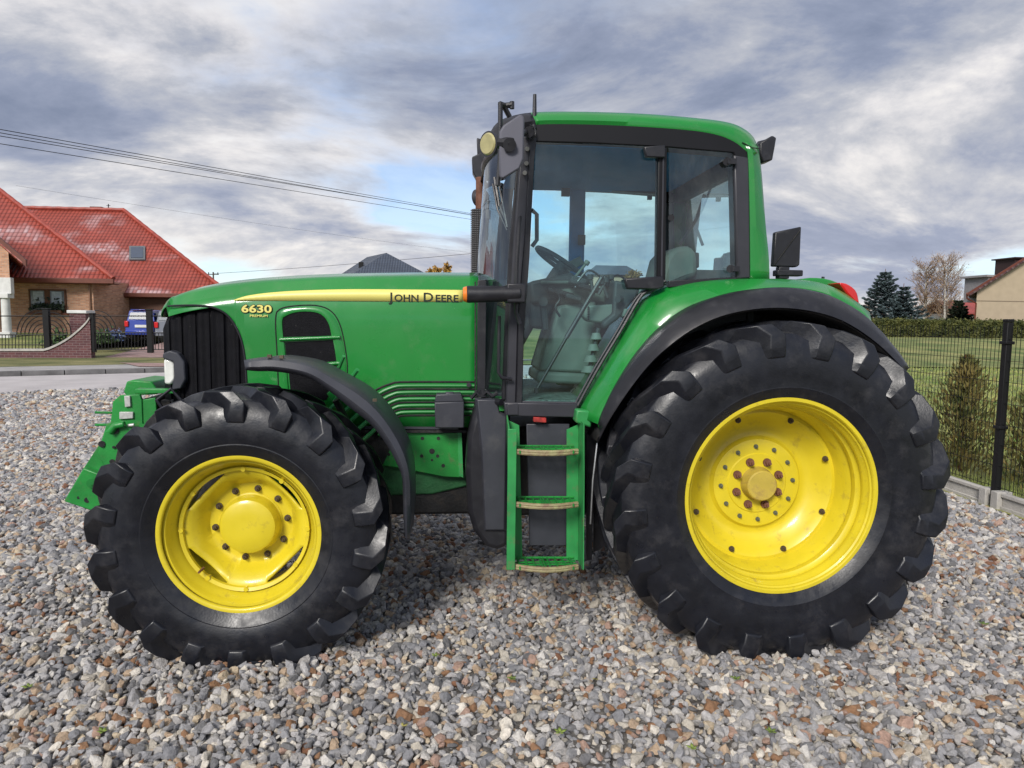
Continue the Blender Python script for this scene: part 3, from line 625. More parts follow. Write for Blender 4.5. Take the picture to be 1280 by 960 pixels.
# near mirror on its post
m = MB(); P_ = [(629,156),(650,142),(655,144),(656,150),(655,198),(650,211),(629,224),(624,222),(624,164)]
m.plate(P_, 3.52, .07, taper=.08); MH = m.build('mirror_housing', mat('mirror_grey', (.10,.10,.125), .45, var=.08, bump=.05, bscale=200), T, bevel=.014)
m = MB(); m.add([Vector((p.x, 0, p.z)) for p in []], []) 
m = MB(); m.tube([U(625.5,128,3.57), U(625.5,140,3.57), U(625,200,3.57), U(622,232,3.57)], .012, 8); m.tube([U(625,130,3.57), U(631,132,3.6), U(640,131,3.6)], .014, 8); m.tube([U(640,127,3.6), U(640,136,3.6)], .012, 8); m.tube([U(630,133,3.6), U(637,146,3.62)], .013, 8)
m.tube([U(625,179,3.55), U(640,180,3.51)], .03, 10); m.cyl(U(637,181,3.53), U(637,181,3.49), .032, n=18); m.tube([U(657,165,3.8), U(641,170,3.6), U(626,172,3.57)], .014, 8); m.build('mirror_arm', MT['plastic'], T)
m = MB(); m.tube([U(x, y, 3.86) for x, y in smooth([(662,156),(668,160),(669,168),(665,174),(659,172),(657,164)], 14)], .004, 6); m.cyl(U(661,165,3.86), U(661,165,3.80), .028, n=16); m.build('mirror_pivot', MT['plastic'], T)
m = MB()
for x, y in ((659,186),(658,204),(656,216)): m.cyl(U(x, y, 3.85), U(x, y, 3.89), .012, n=12)
m.build('pillar_bolt', MT['steel'], T)
# work lamp, facing ahead and outwards
def lamp(c, d, r, L, mb, ml, nm):
    c = Vector(c); d = Vector(d).normalized(); m = MB(); m.cyl(c-d*L, c-d*L*.35, r*.55, r*.95, n=24); m.cyl(c-d*L*.35, c, r*.95, r*1.06, n=24); o = m.build(nm, mb, T)
    q = MB(); q.cyl(c+d*.002, c+d*.01, r*.92, r*.8, n=24); q.build('lamp_lens', ml, o)
    return o
lamp(U(610,180,3.78), (-.62,-.55,-.05), .062, .09, MT['frame'], MT['lens_y'], 'work_lamp')
lamp(mirY(U(610,180,3.78)), (-.62,.55,-.05), .062, .09, MT['frame'], MT['lens_y'], 'work_lamp')
lamp(U(963,186,4.10), (1,-.1,-.15), .055, .08, MT['plastic'], MT['lens'], 'rear_work_lamp')
m = MB(); m.plate([(950,178),(966,169),(971,172),(966,200),(954,203),(950,192)], 4.04, .10); m.build('lamp_bracket', MT['plastic'], T, bevel=.008)
lamp(mirY(U(963,186,4.10)), (1,.1,-.15), .055, .08, MT['plastic'], MT['lens'], 'rear_work_lamp')
# antenna
m = MB(); m.tube([U(668,154,3.92), U(668.5,118,3.92)], .010, 8, rs=[.013,.0095]); m.cyl(U(667,162,3.90), U(668,150,3.92), .018, .014, n=12); m.build('antenna', MT['plastic'], T)
# exhaust stack on the far side
YE = 5.22
m = MB(); m.tube([U(598,343,YE), U(598.5,262,YE)], .052, 20); EX = m.build('exhaust_shield', mat('exhaust_shield', (.03,.028,.03), .55, metal=.4, bump=.6, bscale=90), T)
hh_ = MB()
for i in range(34):
    for a in range(10):
        t = -PI*.95+a*PI*.1; c = U(598, 341-i*2.35, YE); q = c+Vector((.0525*math.cos(t), .0525*math.sin(t), 0)); hh_.box(q, (.011,.011,.006))
hh_.build('shield_slot', mat('slot_grey', (.12,.115,.12), .5, metal=.4), EX)
m = MB(); m.tube([U(600.5,264,YE), U(601,240,YE), U(601,222,YE)], .036, 16); m.build('exhaust_pipe', MT['rust'], T)
m = MB(); m.cyl(U(608,300,YE), U(610,250,YE), .012, n=8); m.box(U(608,268,YE), (.06,.05,.06)); m.build('exhaust_bracket', MT['steel'], T)
# far mirror and lamp cluster behind the stack
m = MB(); m.plate([(590,196),(607,188),(613,205),(610,224),(597,226),(591,215)], 5.35, .1); m.plate([(596,172),(603,174),(606,198),(597,198)], 5.45, .05); m.tube([U(604,215,5.4), U(613,200,5.3), U(622,200,5.2)], .02, 8); m.build('far_mirror', MT['plastic'], T, bevel=.01)
# windscreen wiper
m = MB(); m.tube([U(618,222,4.15), U(624,256,4.1), U(636,286,4.05)], .009, 6); m.tube([U(622,222,4.1), U(630,262,4.05), U(634,284,4.02)], .007, 6); m.tube([U(616,230,4.12), U(622,262,4.1), U(634,288,4.04)], .006, 6); m.build('wiper', MT['plastic'], T)
m = MB(); m.tube([U(881,243,4.9), U(870,275,4.95), U(850,306,5.0)], .012, 6); m.tube([U(892,226,4.9), U(878,262,4.93), U(850,306,5.0)], .008, 6); m.build('rear_wiper', MT['plastic'], T)
# ---------------------------------------------------------------- cab interior
m = MB(); cwh = U(703,332,4.6); nrm = Vector((.55,0,.83)).normalized(); e1 = nrm.cross(Vector((0,1,0))).normalized(); e2 = Vector((0,1,0))
ring = [cwh+(e1*math.cos(t)+e2*math.sin(t))*.20 for t in [2*PI*i/40 for i in range(41)]]
m.tube(ring, .015, 8)
for a in (0, 2.1, 4.2): m.tube([cwh, cwh+(e1*math.cos(a)+e2*math.sin(a))*.19], .012, 6)
m.cyl(cwh-nrm*.04, cwh+nrm*.02, .04, n=16); m.build('steering_wheel', MT['trim_dark'], T)
m = MB(); m.tube([cwh-nrm*.03, cwh-nrm*.12, cwh-nrm*.45+Vector((-.05,0,-.15))], .045, 12); m.plate([(662,352),(716,340),(722,352),(716,366),(690,378),(664,380)], 4.38, .44)
m.plate([(662,358),(664,410),(680,412),(695,380),(697,358)], 4.42, .36); m.build('dashboard', MT['trim_dark'], T, bevel=.02)
m = MB(); m.box(U(712,333,4.9), (.16,.20,.06), Matrix.Rotation(-.5, 3, 'Y')); m.tube([U(676,353,4.35), U(715,353,4.35)], .012, 6); m.tube([U(716,350,4.38), U(732,330,4.4)], .010, 6); m.cyl(U(732,331,4.4), U(735,326,4.4), .018, n=10); m.build('instrument_cluster', MT['trim'], T, bevel=.01)
m = MB(); m.tube([U(682,412,4.2), U(679,380,4.2), U(679,372,4.2)], .022, 8); m.cyl(U(679,377,4.16), U(679,377,4.2), .028, n=14); m.build('clutch_pedal', MT['trim_dark'], T)
m = MB(); m.plate([(698,382),(746,376),(744,432),(738,467),(673,464)], 4.30, .5); m.plate([(672,464),(745,468),(741,482),(670,478)], 4.27, .5); m.build('seat_base', MT['trim'], T, bevel=.02)
m = MB(); m.plate([(699,360),(760,356),(780,372),(760,384),(700,383)], 4.36, .5); m.plate([(833,320),(843,309),(862,306),(872,315),(873,345),(845,356),(800,372),(790,360),(825,350)], 4.45, .42); m.build('seat', MT['trim'], T, bevel=.04)
m = MB(); m.plate([(731,382),(769,380),(768,392),(752,404),(736,402),(730,396)], 4.05, .12); m.build('side_console', MT['trim'], T, bevel=.012)
m = MB(); m.plate([(768,350),(800,356),(796,372),(772,400),(755,412),(752,404),(766,392)], 4.02, .25); m.build('armrest', MT['trim_dark'], T, bevel=.015)
m = MB()
for x, y, r in ((745,420,.032),(741,434,.036),(738,448,.04),(736,461,.044)): m.cyl(U(x, y+4, 4.1), U(x, y-4, 4.1), r*1.1, r*.7, n=18)
m.build('lever_bellows', MT['trim'], T)
m = MB(); m.cyl(U(776,374,3.99), U(772,374,3.96), .02, n=12)
for x, y, x2, y2 in ((760,372,752,352),(770,366,764,346),(742,370,738,346),(748,368,758,350)): m.tube([U(x, y, 4.15), U(x2, y2, 4.15)], .010, 6); m.cyl(U(x2, y2+3, 4.15), U(x2, y2-3, 4.15), .018, n=10)
m.build('control_levers', MT['trim_dark'], T)
for (x, y, w_, h_, Yq, mm) in ((722,352,.10,.05,4.30,'trim_dark'),(735,360,.14,.03,4.25,'plastic'),(786,362,.10,.10,4.08,'trim_dark'),(756,352,.05,.06,4.2,'plastic'),(700,366,.16,.03,4.32,'plastic'),(782,392,.05,.05,4.05,'trim'),(716,372,.10,.03,4.28,'trim_dark')):
    m = MB(); m.box(U(x, y, Yq), (w_, .10, h_), Matrix.Rotation(.25, 3, 'Y')); m.build('switch_panel', MT[mm], T, bevel=.008)
m = MB()
for k in range(6): m.cyl(U(735.5,384+k*3,4.046), U(735.5,384+k*3,4.04), .006, n=8)
m.build('vent_slot', MT['dark'], T)
for pts_ in (((722,352),(735,338),(748,344),(758,356)),((760,350),(772,344),(784,352),(792,366)),((690,358),(700,372),(694,384),(700,396))):
    m = MB(); m.tube([U(x, y, 4.18) for x, y in smooth(pts_, 14)], .007, 6); m.build('cable', MT['plastic'], T)
m = MB(); m.tube([U(748,410,4.1), U(742,440,4.1), U(736,466,4.1)], .014, 8); m.build('lever_shaft', MT['trim_dark'], T)
m = MB(); m.tube([U(752,347,3.95), U(708,422,3.95)], .013, 8); m.tube([U(708,422,3.95), U(671,487,3.95)], .009, 8); m.cyl(U(671,485,3.94), U(671,491,3.94), .016, n=10); m.build('gas_strut', MT['plastic'], T)
m = MB(); m.box2(U(850,352,4.5), U(905,344,5.0)); m.cyl(U(862,345,4.7), U(862,322,4.7), .05, n=14); m.cyl(U(868,335,4.6), U(868,316,4.6), .03, n=12); m.build('rear_shelf', MT['trim_dark'], T, bevel=.008)
m = MB(); m.box2(U(712,238,2*CL-YC-.04), U(730,345,2*CL-YC-.1)); m.build('far_door_post', MT['sky_tinted_liner'], T, bevel=.01)
m = MB(); m.box(U(707,240,5.2), (.06,.04,.06)); m.box(U(812,247,5.2), (.03,.03,.03)); m.box(U(727,300,5.2), (.05,.04,.07)); m.build('far_door_latch', MT['trim_dark'], T)
# mirror plate at the rear fender
m = MB(); Pm = [(969,290),(1002,283),(1000,331),(996,334),(966,333)]; m.plate(Pm, 4.2, .04); RM = m.build('rear_reflector_plate', MT['plastic'], T, bevel=.008)
m = MB(); m.tube([U(968,331,4.197), U(1000,288,4.197)], .004, 5); m.build('plate_rib', MT['dark'], RM)
m = MB(); m.box2(U(974,333,4.2), U(982,349,4.25)); m.box2(U(972,337,4.19), U(997,346,4.26)); m.build('reflector_bracket', MT['plastic'], T, bevel=.006)
m = MB(); m.tube([U(1028,352,4.4), U(1029,346,4.4)], .01, 6); m.build('fender_knob', MT['plastic'], T)
# ---------------------------------------------------------------- headlight
m = MB(); m.plate([(203,442),(212,438),(222,441),(230,452),(232,474),(226,486),(214,488),(217,470),(216,452),(203,448)], 4.20, .14); m.build('headlight_bezel', MT['greyplastic'], T, bevel=.008)
m = MB(); m.plate([(204,449),(213,449),(218,456),(219,474),(213,481),(205,480)], 4.215, .16); m.build('headlight', MT['lens'], T, bevel=.012)
m = MB(); m.plate([(204,449),(213,449),(218,456),(219,474),(213,481),(205,480)], 4.215, .16); m.v = [mirY(p) for p in m.v]; m.build('headlight', MT['lens'], T, bevel=.012)
# ---------------------------------------------------------------- front linkage
m = MB()
hp = [(160,487),(166,479),(188,478),(193,483),(194,500),(192,531),(182,548),(187,556),(168,580),(155,600),(134,594),(138,612),(118,642),(80,626),(98,596),(122,560),(133,527),(137,523),(140,502),(150,494)]
plateA = [(141,502),(150,494),(174,493),(177,500),(178,530),(192,535),(170,574),(150,590),(136,600),(136,636),(118,640),(80,626),(100,592),(126,552),(133,530),(138,528)]
m.plate(plateA, 4.18, .025); m.plate([(176,500),(194,497),(197,531),(189,557),(172,576),(165,570)], 4.19, .022)
HA = m.build('hitch_plate', MT['green_worn'], T, bevel=.004)
m = MB(); m.plate(plateA, 4.18, .025); m.v = [mirY(p) for p in m.v]; m.build('hitch_plate', MT['green_worn'], T, bevel=.004)
m = MB(); m.plate([(130,540),(150,528),(170,540),(166,562),(150,576),(135,596),(122,566)], 4.14, .03); m.plate([(104,585),(133,596),(137,618),(119,640),(80,627)], 4.13, .04); m.build('lift_arm', MT['green_worn'], T, bevel=.006)
m = MB(); m.plate([(154,490),(158,477),(165,475),(189,477),(195,485),(196,493),(158,495)], 4.45, .34); m.build('hitch_crossbeam', MT['green_worn'], T, bevel=.008)
m = MB(); m.tube([U(137,541,4.12), U(144,532,4.12), U(156,530,4.12)], .02, 10); m.box2(U(168,492,4.2), U(222,485,4.26)); m.tube([U(158,560,4.2), mirY(U(158,560,4.2))], .045, 12); m.build('link_tube', MT['green_worn'], T, bevel=.006)
m = MB(); m.plate([(155,495),(162,495),(163,508),(156,509)], 4.165, .02); m.plate([(149,515),(166,515),(166,523),(149,524)], 4.165, .02); m.tube([U(160,532,4.15), U(168,531,4.15)], .010, 8); m.tube([U(180,517,4.2), U(193,530,4.2)], .008, 8); m.build('hitch_sticker', mat('aluminium_tag', (.5,.5,.48), .4, metal=.3, var=.2, scale=40), T, bevel=.002)
m = MB()
for x, y, r in ((144,538,.02),(127,555,.018),(142,559,.008),(150,561,.008),(140,577,.014),(109,625,.016),(98,622,.008)): m.cyl(U(x, y, 4.128), U(x, y, 4.16), r, n=14)
m.build('pin_hole', MT['dark'], T)
m = MB(); m.cyl(U(114,604,4.12), U(114,604,4.2), .026, n=14); m.cyl(U(114,604,4.11), U(114,604,4.12), .014, n=10); m.build('hitch_pin', MT['green_worn'], T)
m = MB(); m.tube([U(119,515.5,4.3), U(140,516,4.3)], .008, 6); m.tube([U(119,531,4.3), U(140,531,4.3)], .008, 6); m.build('coupling_pin', MT['green_worn'], T)
m = MB(); m.box2(U(178,498,4.26), U(245,535,5.0)); m.box2(U(200,500,4.3), U(330,600,4.95)); m.build('front_support', MT['dark'], T, bevel=.01)
m = MB(); m.tube([U(180,510,4.22), U(196,500,4.2), U(210,520,4.2), U(205,540,4.2)], .012, 8); m.tube([U(196,500,4.2), U(214,486,4.2), U(226,500,4.2)], .010, 8); m.tube([U(215,500,4.18), U(222,520,4.2), U(212,545,4.2)], .009, 8); m.build('hydraulic_hoses', MT['plastic'], T)
m = MB(); m.plate([(213,510),(222,505),(248,507),(246,514),(216,515)], 4.1, .06); m.build('axle_bracket', MT['green_light'], T, bevel=.004)
# rear linkage for other viewpoints
m = MB()
for yy in (4.25, 4.99): m.tube([(2.1,yy,.75),(2.75,yy,.62)], .035, 8); m.tube([(2.3,yy,1.25),(2.6,yy,.66)], .025, 8)
m.box2((2.2,4.3,.9),(2.42,4.94,1.3)); m.build('rear_linkage', MT['dark'], T)
# ================================================================== SETTING
def brickmat(name, c1, c2, mortar, sc_=1., bw=.25, rh=.08, off=.5, bump=.4):
    m = bpy.data.materials.new(name); m.use_nodes = True; nt = m.node_tree; N = nt.nodes; L = nt.links; b = N['Principled BSDF']
    tc = N.new('ShaderNodeTexCoord'); mp = N.new('ShaderNodeMapping'); mp.inputs['Rotation'].default_value = (PI/2, 0, 0)
    sx = N.new('ShaderNodeSeparateXYZ'); cx = N.new('ShaderNodeCombineXYZ'); ad = N.new('ShaderNodeMath'); ad.operation = 'ADD'
    L.new(tc.outputs['Object'], sx.inputs[0]); L.new(sx.outputs['X'], ad.inputs[0]); L.new(sx.outputs['Y'], ad.inputs[1]); L.new(ad.outputs[0], cx.inputs['X']); L.new(sx.outputs['Z'], cx.inputs['Y'])
    br = N.new('ShaderNodeTexBrick'); br.inputs['Scale'].default_value = 1; br.inputs['Brick Width'].default_value = bw; br.inputs['Row Height'].default_value = rh; br.inputs['Mortar Size'].default_value = .008
    br.inputs['Color1'].default_value = c1+(1,); br.inputs['Color2'].default_value = c2+(1,); br.inputs['Mortar'].default_value = mortar+(1,); br.offset = off
    L.new(cx.outputs[0], br.inputs['Vector'])
    nz = N.new('ShaderNodeTexNoise'); nz.inputs['Scale'].default_value = 2.5; nz.inputs['Detail'].default_value = 8; L.new(tc.outputs['Object'], nz.inputs['Vector'])
    mr = N.new('ShaderNodeMapRange'); mr.inputs['To Min'].default_value = .7; mr.inputs['To Max'].default_value = 1.3; L.new(nz.outputs['Fac'], mr.inputs['Value'])
    mx = N.new('ShaderNodeMix'); mx.data_type = 'RGBA'; mx.blend_type = 'MULTIPLY'; mx.inputs['Factor'].default_value = 1; L.new(br.outputs['Color'], mx.inputs['A']); L.new(mr.outputs['Result'], mx.inputs['B']); L.new(mx.outputs['Result'], b.inputs['Base Color'])
    bp = N.new('ShaderNodeBump'); bp.inputs['Strength'].default_value = bump; bp.inputs['Distance'].default_value = .02; bp.invert = True; L.new(br.outputs['Fac'], bp.inputs['Height']); L.new(bp.outputs['Normal'], b.inputs['Normal']); b.inputs['Roughness'].default_value = .85
    return m
def tilemat(name, col, pale_tiles=0., row=.34, colw=.26):
    """roof tiles from the slope's own UV, metres along the eave and up the slope"""
    m = bpy.data.materials.new(name); m.use_nodes = True; nt = m.node_tree; N = nt.nodes; L = nt.links; b = N['Principled BSDF']
    uv = N.new('ShaderNodeUVMap'); sp = N.new('ShaderNodeSeparateXYZ'); L.new(uv.outputs[0], sp.inputs[0])
    def M(op, a, bb=None):
        n = N.new('ShaderNodeMath'); n.operation = op
        for i, q in enumerate((a, bb)):
            if q is None: continue
            if isinstance(q, (int, float)): n.inputs[i].default_value = q
            else: L.new(q, n.inputs[i])
        return n.outputs[0]
    fy = M('FRACT', M('DIVIDE', sp.outputs['Y'], row)); fx = M('FRACT', M('DIVIDE', sp.outputs['X'], colw))
    wx = M('SINE', M('MULTIPLY', fx, PI)); 
    hgt = M('ADD', M('MULTIPLY', M('SUBTRACT', 1.0, fy), .8), M('MULTIPLY', wx, .7))
    bp = N.new('ShaderNodeBump'); bp.inputs['Strength'].default_value = 1.0; bp.inputs['Distance'].default_value = .07; L.new(hgt, bp.inputs['Height']); L.new(bp.outputs['Normal'], b.inputs['Normal'])
    edge = M('LESS_THAN', fy, .17); gap = M('LESS_THAN', wx, .33); ee = M('MINIMUM', M('ADD', M('MULTIPLY', edge, .62), M('MULTIPLY', gap, .40)), .8)
    nz = N.new('ShaderNodeTexNoise'); nz.inputs['Scale'].default_value = .9; nz.inputs['Detail'].default_value = 6; tc = N.new('ShaderNodeTexCoord'); L.new(tc.outputs['Object'], nz.inputs['Vector'])
    base = N.new('ShaderNodeValToRGB'); base.color_ramp.elements[0].position = .3; base.color_ramp.elements[1].position = .7
    base.color_ramp.elements[0].color = tuple(c*.8 for c in col)+(1,); base.color_ramp.elements[1].color = tuple(min(1, c*1.2) for c in col)+(1,); L.new(nz.outputs['Fac'], base.inputs['Fac'])
    mx = N.new('ShaderNodeMix'); mx.data_type = 'RGBA'; L.new(ee, mx.inputs['Factor']); L.new(base.outputs['Color'], mx.inputs['A']); mx.inputs['B'].default_value = tuple(c*.22 for c in col)+(1,)
    last = mx.outputs['Result']
    if pale_tiles:  # noise patches in which single tiles turn paler by random amounts
        n2 = N.new('ShaderNodeTexNoise'); n2.inputs['Scale'].default_value = .33; n2.inputs['Detail'].default_value = 3; mp = N.new('ShaderNodeMapping'); mp.inputs['Scale'].default_value = (.7, .7, 1.9); mp.inputs['Location'].default_value = (3.1, .4, .35); L.new(tc.outputs['Object'], mp.inputs['Vector']); L.new(mp.outputs[0], n2.inputs['Vector'])
        mr = N.new('ShaderNodeMapRange'); mr.inputs['From Min'].default_value = .52; mr.inputs['From Max'].default_value = .62; mr.inputs['To Max'].default_value = pale_tiles; L.new(n2.outputs['Fac'], mr.inputs['Value'])
        wn = N.new('ShaderNodeTexWhiteNoise'); wn.noise_dimensions = '2D'; cw = N.new('ShaderNodeCombineXYZ'); L.new(M('FLOOR', M('DIVIDE', sp.outputs['X'], colw)), cw.inputs['X']); L.new(M('FLOOR', M('DIVIDE', sp.outputs['Y'], row)), cw.inputs['Y']); L.new(cw.outputs[0], wn.inputs['Vector'])
        f2 = M('MULTIPLY', M('MULTIPLY', mr.outputs['Result'], M('SUBTRACT', 1.0, ee)), M('ADD', M('MULTIPLY', wn.outputs['Value'], .8), .2))
        m2 = N.new('ShaderNodeMix'); m2.data_type = 'RGBA'; L.new(f2, m2.inputs['Factor']); L.new(last, m2.inputs['A']); m2.inputs['B'].default_value = (.62,.50,.52,1); last = m2.outputs['Result']
    L.new(last, b.inputs['Base Color']); b.inputs['Roughness'].default_value = .45; return m
def slope(name, polys, m, parent, th=.12):
    """roof slopes as thick sheets; first two points of each polygon are its eave"""
    me = bpy.data.meshes.new(name); bm = bmesh.new(); uv = bm.loops.layers.uv.new('UVMap')
    for P in polys:
        P = [Vector(p) for p in P]; ex = (P[1]-P[0]).normalized(); n = ex.cross(P[2]-P[0]).normalized()
        if n.z < 0: n = -n
        ey = n.cross(ex); ey = ey if ey.z > 0 else -ey
        vs = [bm.verts.new(p) for p in P]; lo_ = [bm.verts.new(p-n*th) for p in P]
        fs = [bm.faces.new(vs), bm.faces.new(lo_[::-1])]+[bm.faces.new((vs[i], lo_[i], lo_[(i+1)%len(P)], vs[(i+1)%len(P)])) for i in range(len(P))]
        for f in fs:
            for l in f.loops: d = l.vert.co-P[0]; l[uv].uv = (d.dot(ex), d.dot(ey))
    bmesh.ops.recalc_face_normals(bm, faces=bm.faces); bm.to_mesh(me); bm.free(); me.materials.append(m)
    o = bpy.data.objects.new(name, me); C.objects.link(o); o.parent = parent; return o
MT['gravelbed'] = mat('gravel_bed', (.07,.062,.055), .95, var=.5, scale=25, bump=1., bscale=40, col2=(.12,.11,.10), detail=8)
MT['road'] = mat('road_concrete', (.46,.43,.425), .85, var=.12, scale=1.2, bump=.2, bscale=60)
MT['pave'] = mat('pavement_slabs', (.34,.33,.32), .85, var=.15, scale=2.5, bump=.2, bscale=50)
MT['kerb'] = mat('kerb_stone', (.15,.145,.145), .85, var=.3, scale=3, bump=.2)
MT['kerbw'] = mat('concrete_edging', (.42,.40,.37), .8, var=.18, scale=6, bump=.3, bscale=50)
MT['drive'] = brickmat('pink_pavers', (.30,.19,.17), (.36,.24,.22), (.18,.14,.13), bw=.4, rh=.2)
def grassmat(name, c1, c2):
    m = mat(name, c1, .9, var=.25, scale=.7, bump=.8, bscale=30, col2=c2, detail=10); return m
MT['lawn'] = grassmat('lawn_ground', (.09,.16,.03), (.24,.23,.08))
MT['lawn2'] = grassmat('verge_ground', (.10,.125,.03), (.19,.17,.07))
MT['brick'] = brickmat('orange_brick', (.60,.33,.20), (.40,.19,.11), (.42,.34,.28))
MT['brickdark'] = brickmat('purple_brick', (.13,.05,.05), (.09,.035,.04), (.20,.14,.14), bw=.25, rh=.09)
MT['iron'] = mat('black_iron', (.008,.008,.009), .5, var=.2, spec=.25)
MT['white'] = mat('white_plaster', (.62,.62,.60), .8, var=.1, scale=5)
MT['fascia'] = mat('brown_fascia', (.13,.035,.02), .5, var=.15, scale=6)
MT['wood'] = mat('brown_wood', (.11,.045,.02), .5, var=.2, scale=8)
MT['winglass'] = mat('house_window_glass', (.20,.23,.25), .12, var=.4, scale=3)
MT['beige'] = mat('beige_render', (.42,.34,.24), .9, var=.06, scale=2, bump=.1, bscale=50)
MT['redtile'] = tilemat('red_roof_tiles', (.34,.066,.045), pale_tiles=.75, row=.29, colw=.22)
MT['bluetile'] = tilemat('slate_roof_tiles', (.06,.075,.105), row=.35)
MT['browntile'] = tilemat('brown_roof_tiles', (.075,.03,.028))
def struct(o): o['kind'] = 'structure'; return o
def flat(name, pts, m, z=None, th=0.):
    b = MB(); b.add([Vector(p) for p in pts], [tuple(range(len(pts)))]); return struct(b.build(name, m))
# one ground sheet to the horizon
g0 = MB(); S = 900
gx = [-S,-200,-60,-30,-20,-12,-8,-4,0,4,4.52,8,14,25,60,200,S]; gy = [-60,-10,0,4,8,12,16,20,25,30,60,120,300,1500]
g0.grid([[Vector((x, y, -.05)) for x in gx] for y in gy]); g0.v = [Vector((p.x, p.y, -.14)) for p in g0.v]; struct(g0.build('ground', grassmat('field_ground', (.07,.085,.03), (.13,.12,.05))))
# road as one straight band
n1, n2 = G(0, 491), G(1280, 446.5); f1, f2 = G(0, 470.5), G(1280, 439.5)
n1, f1 = G(0,491), G(0,470.5)
def ext(a, b, t): return a+(b-a)*t
def onz(p, z): return Vector((p.x, p.y, z))
RD = (n2-n1).normalized()
f2 = f1+RD*(n2-n1).length*1.02+Vector((-.4,.6,0))
rn = Vector((-RD.y, RD.x, 0)); rn = rn if rn.y > 0 else -rn
RW = (f1-n1).dot(rn)
def RP(s, t, z): p = n1+RD*s+rn*t; return Vector((p.x, p.y, z))      # along and across the road
flat('road', [RP(-60,0,-.006), RP(160,0,-.006), RP(160,RW,-.006), RP(-60,RW,-.006)], MT['road'])
# gravel yard bed
FX = 4.98
def sst(a, b, x): t = np.clip((x-a)/(b-a), 0, 1); return t*t*(3-2*t)
def dip(x): return -.050*sst(-1, 1.4, x)*(1-sst(2.7, 4.6, x))      # the yard sinks a little under the rear wheel
gb = MB(); gb.grid([[Vector((x, y, -.030+dip(x))) for x in (-14,-8,-4,-1,-.5,0,.5,1,1.5,2,2.6,3.1,3.6,4.1,4.6,FX)] for y in (-3,0,2,4,6,8,10)])
struct(gb.build('gravel_bed', MT['gravelbed']))
def roady(x): # y of the near road edge at x
    return n1.y+(x-n1.x)*RD.y/RD.x
gb2 = MB(); gb2.add([Vector((-14,10,-.030)), Vector((FX,10,-.030)), Vector((FX,roady(FX)-.05,-.030)), Vector((-8,roady(-8)-.05,-.030)), Vector((-14,10,-.030))][:4]+[Vector((-14,roady(-14)-.05,-.030))] if roady(-14) > 10 else [Vector((-8,10,-.030)), Vector((FX,10,-.030)), Vector((FX,roady(FX)-.05,-.030)), Vector((-8,max(10.01,roady(-8)-.05),-.030))], [(0,1,2,3)] if roady(-14) <= 10 else [(0,1,2,3,4)])
gb2.v = [Vector((p.x, p.y, p.z-.0)) for p in gb2.v]; struct(gb2.build('gravel_bed', MT['gravelbed']))
# lawn beyond the mesh fence
flat('lawn', [(FX+.1,-3,-.012), (60,-3,-.012), (60,roady(60)-.3,-.012), (FX+.1,roady(FX)-.3,-.012)], MT['lawn'])
# far kerb, pavement, verge
kb = MB(); 
for s in range(-50, 100): 
    a = RP(s+.01, RW+.12, 0); kb.box((a.x+RD.x*.5, a.y+RD.y*.5, .0), (.98, .14, .26), Matrix.Rotation(math.atan2(RD.y, RD.x), 3, 'Z'))
struct(kb.build('kerb', MT['kerb'], bevel=.01))
PW = 2.2
flat('pavement', [RP(-60,RW+.19,.115), RP(160,RW+.19,.115), RP(160,RW+PW,.115), RP(-60,RW+PW,.115)], MT['pave'])
flat('verge', [RP(-60,RW+PW,.119), RP(160,RW+PW,.119), RP(160,RW+PW+16,-.014), RP(-60,RW+PW+16,-.014)], MT['lawn2'])
# driveway across the verge and garden rising to the house
YF = 27.0
def gz(y): return .02+max(0, min(1, (y-YF)/11))*.72
gd = MB(); gd.grid([[Vector((x, y, gz(y)+.01)) for x in (-70,-40,-24,-16.9)] for y in (YF+.2,28,30,32,34,36,38.5,60)]); struct(gd.build('garden_lawn', MT['lawn']))
xd0, xd1 = U(114,430,YF).x, U(330,430,YF).x
dv = MB(); dv.grid([[Vector((x, y, (gz(y)+.016) if y >= YF-1.4 else .135-.11*max(0,(y-23.5))/3.2)) for x in ((xd0+.1 if y >= YF else xd0+.1+(YF-y)*.75), (xd0+xd1)/2+1.5, xd1)] for y in (22.2,23.5,24.5,YF-1.4,YF-.7,YF,30,33,36,38.5,60)]); struct(dv.build('driveway', MT['drive']))
gd = MB(); gd.grid([[Vector((x, y, gz(y)+.006)) for x in (xd1, 0, 20, 60)] for y in (YF-1,YF+3,34.6,36,38.5,60)]); struct(gd.build('garden_lawn', MT['lawn']))
# ---------------------------------------------------------------- low brick wall, pillar, iron fence, gate
W = thing('garden_wall', 'low dark brick wall with pale coping sweeping up to the gate', 'wall')
zb = -.05
topc = [U(-420,436,YF), U(-200,436,YF), U(55,436,YF)]+[U(x, y, YF) for x, y in smooth([(62,434),(75,428),(88,420),(100,410),(108,402),(112,396)], 16)]
wl = MB()
for a, b_ in zip(topc, topc[1:]): wl.prism([Vector((a.x, YF, zb)), Vector((b_.x, YF, zb)), Vector((b_.x, YF, b_.z-.08)), Vector((a.x, YF, a.z-.08))], (0,.3,0))
wl.build('wall', MT['brickdark'], W)
wc = MB()
for a, b_ in zip(topc, topc[1:]): wc.prism([Vector((a.x, YF-.04, a.z-.08)), Vector((b_.x, YF-.04, b_.z-.08)), b_+Vector((0,-.04,0)), a+Vector((0,-.04,0))], (0,.38,0))
wc.build('coping', MT['kerbw'], W)
Pb = thing('gate_pillar', 'dark brick gate pillar with a white cap behind the curved wall end', 'pillar')
a, b_ = U(94,442,YF+.9), U(112,392,YF+.9); m = MB(); m.box2((a.x, YF+.6, .1), (b_.x, YF+1.15, b_.z)); m.build('pillar_shaft', MT['brickdark'], Pb)
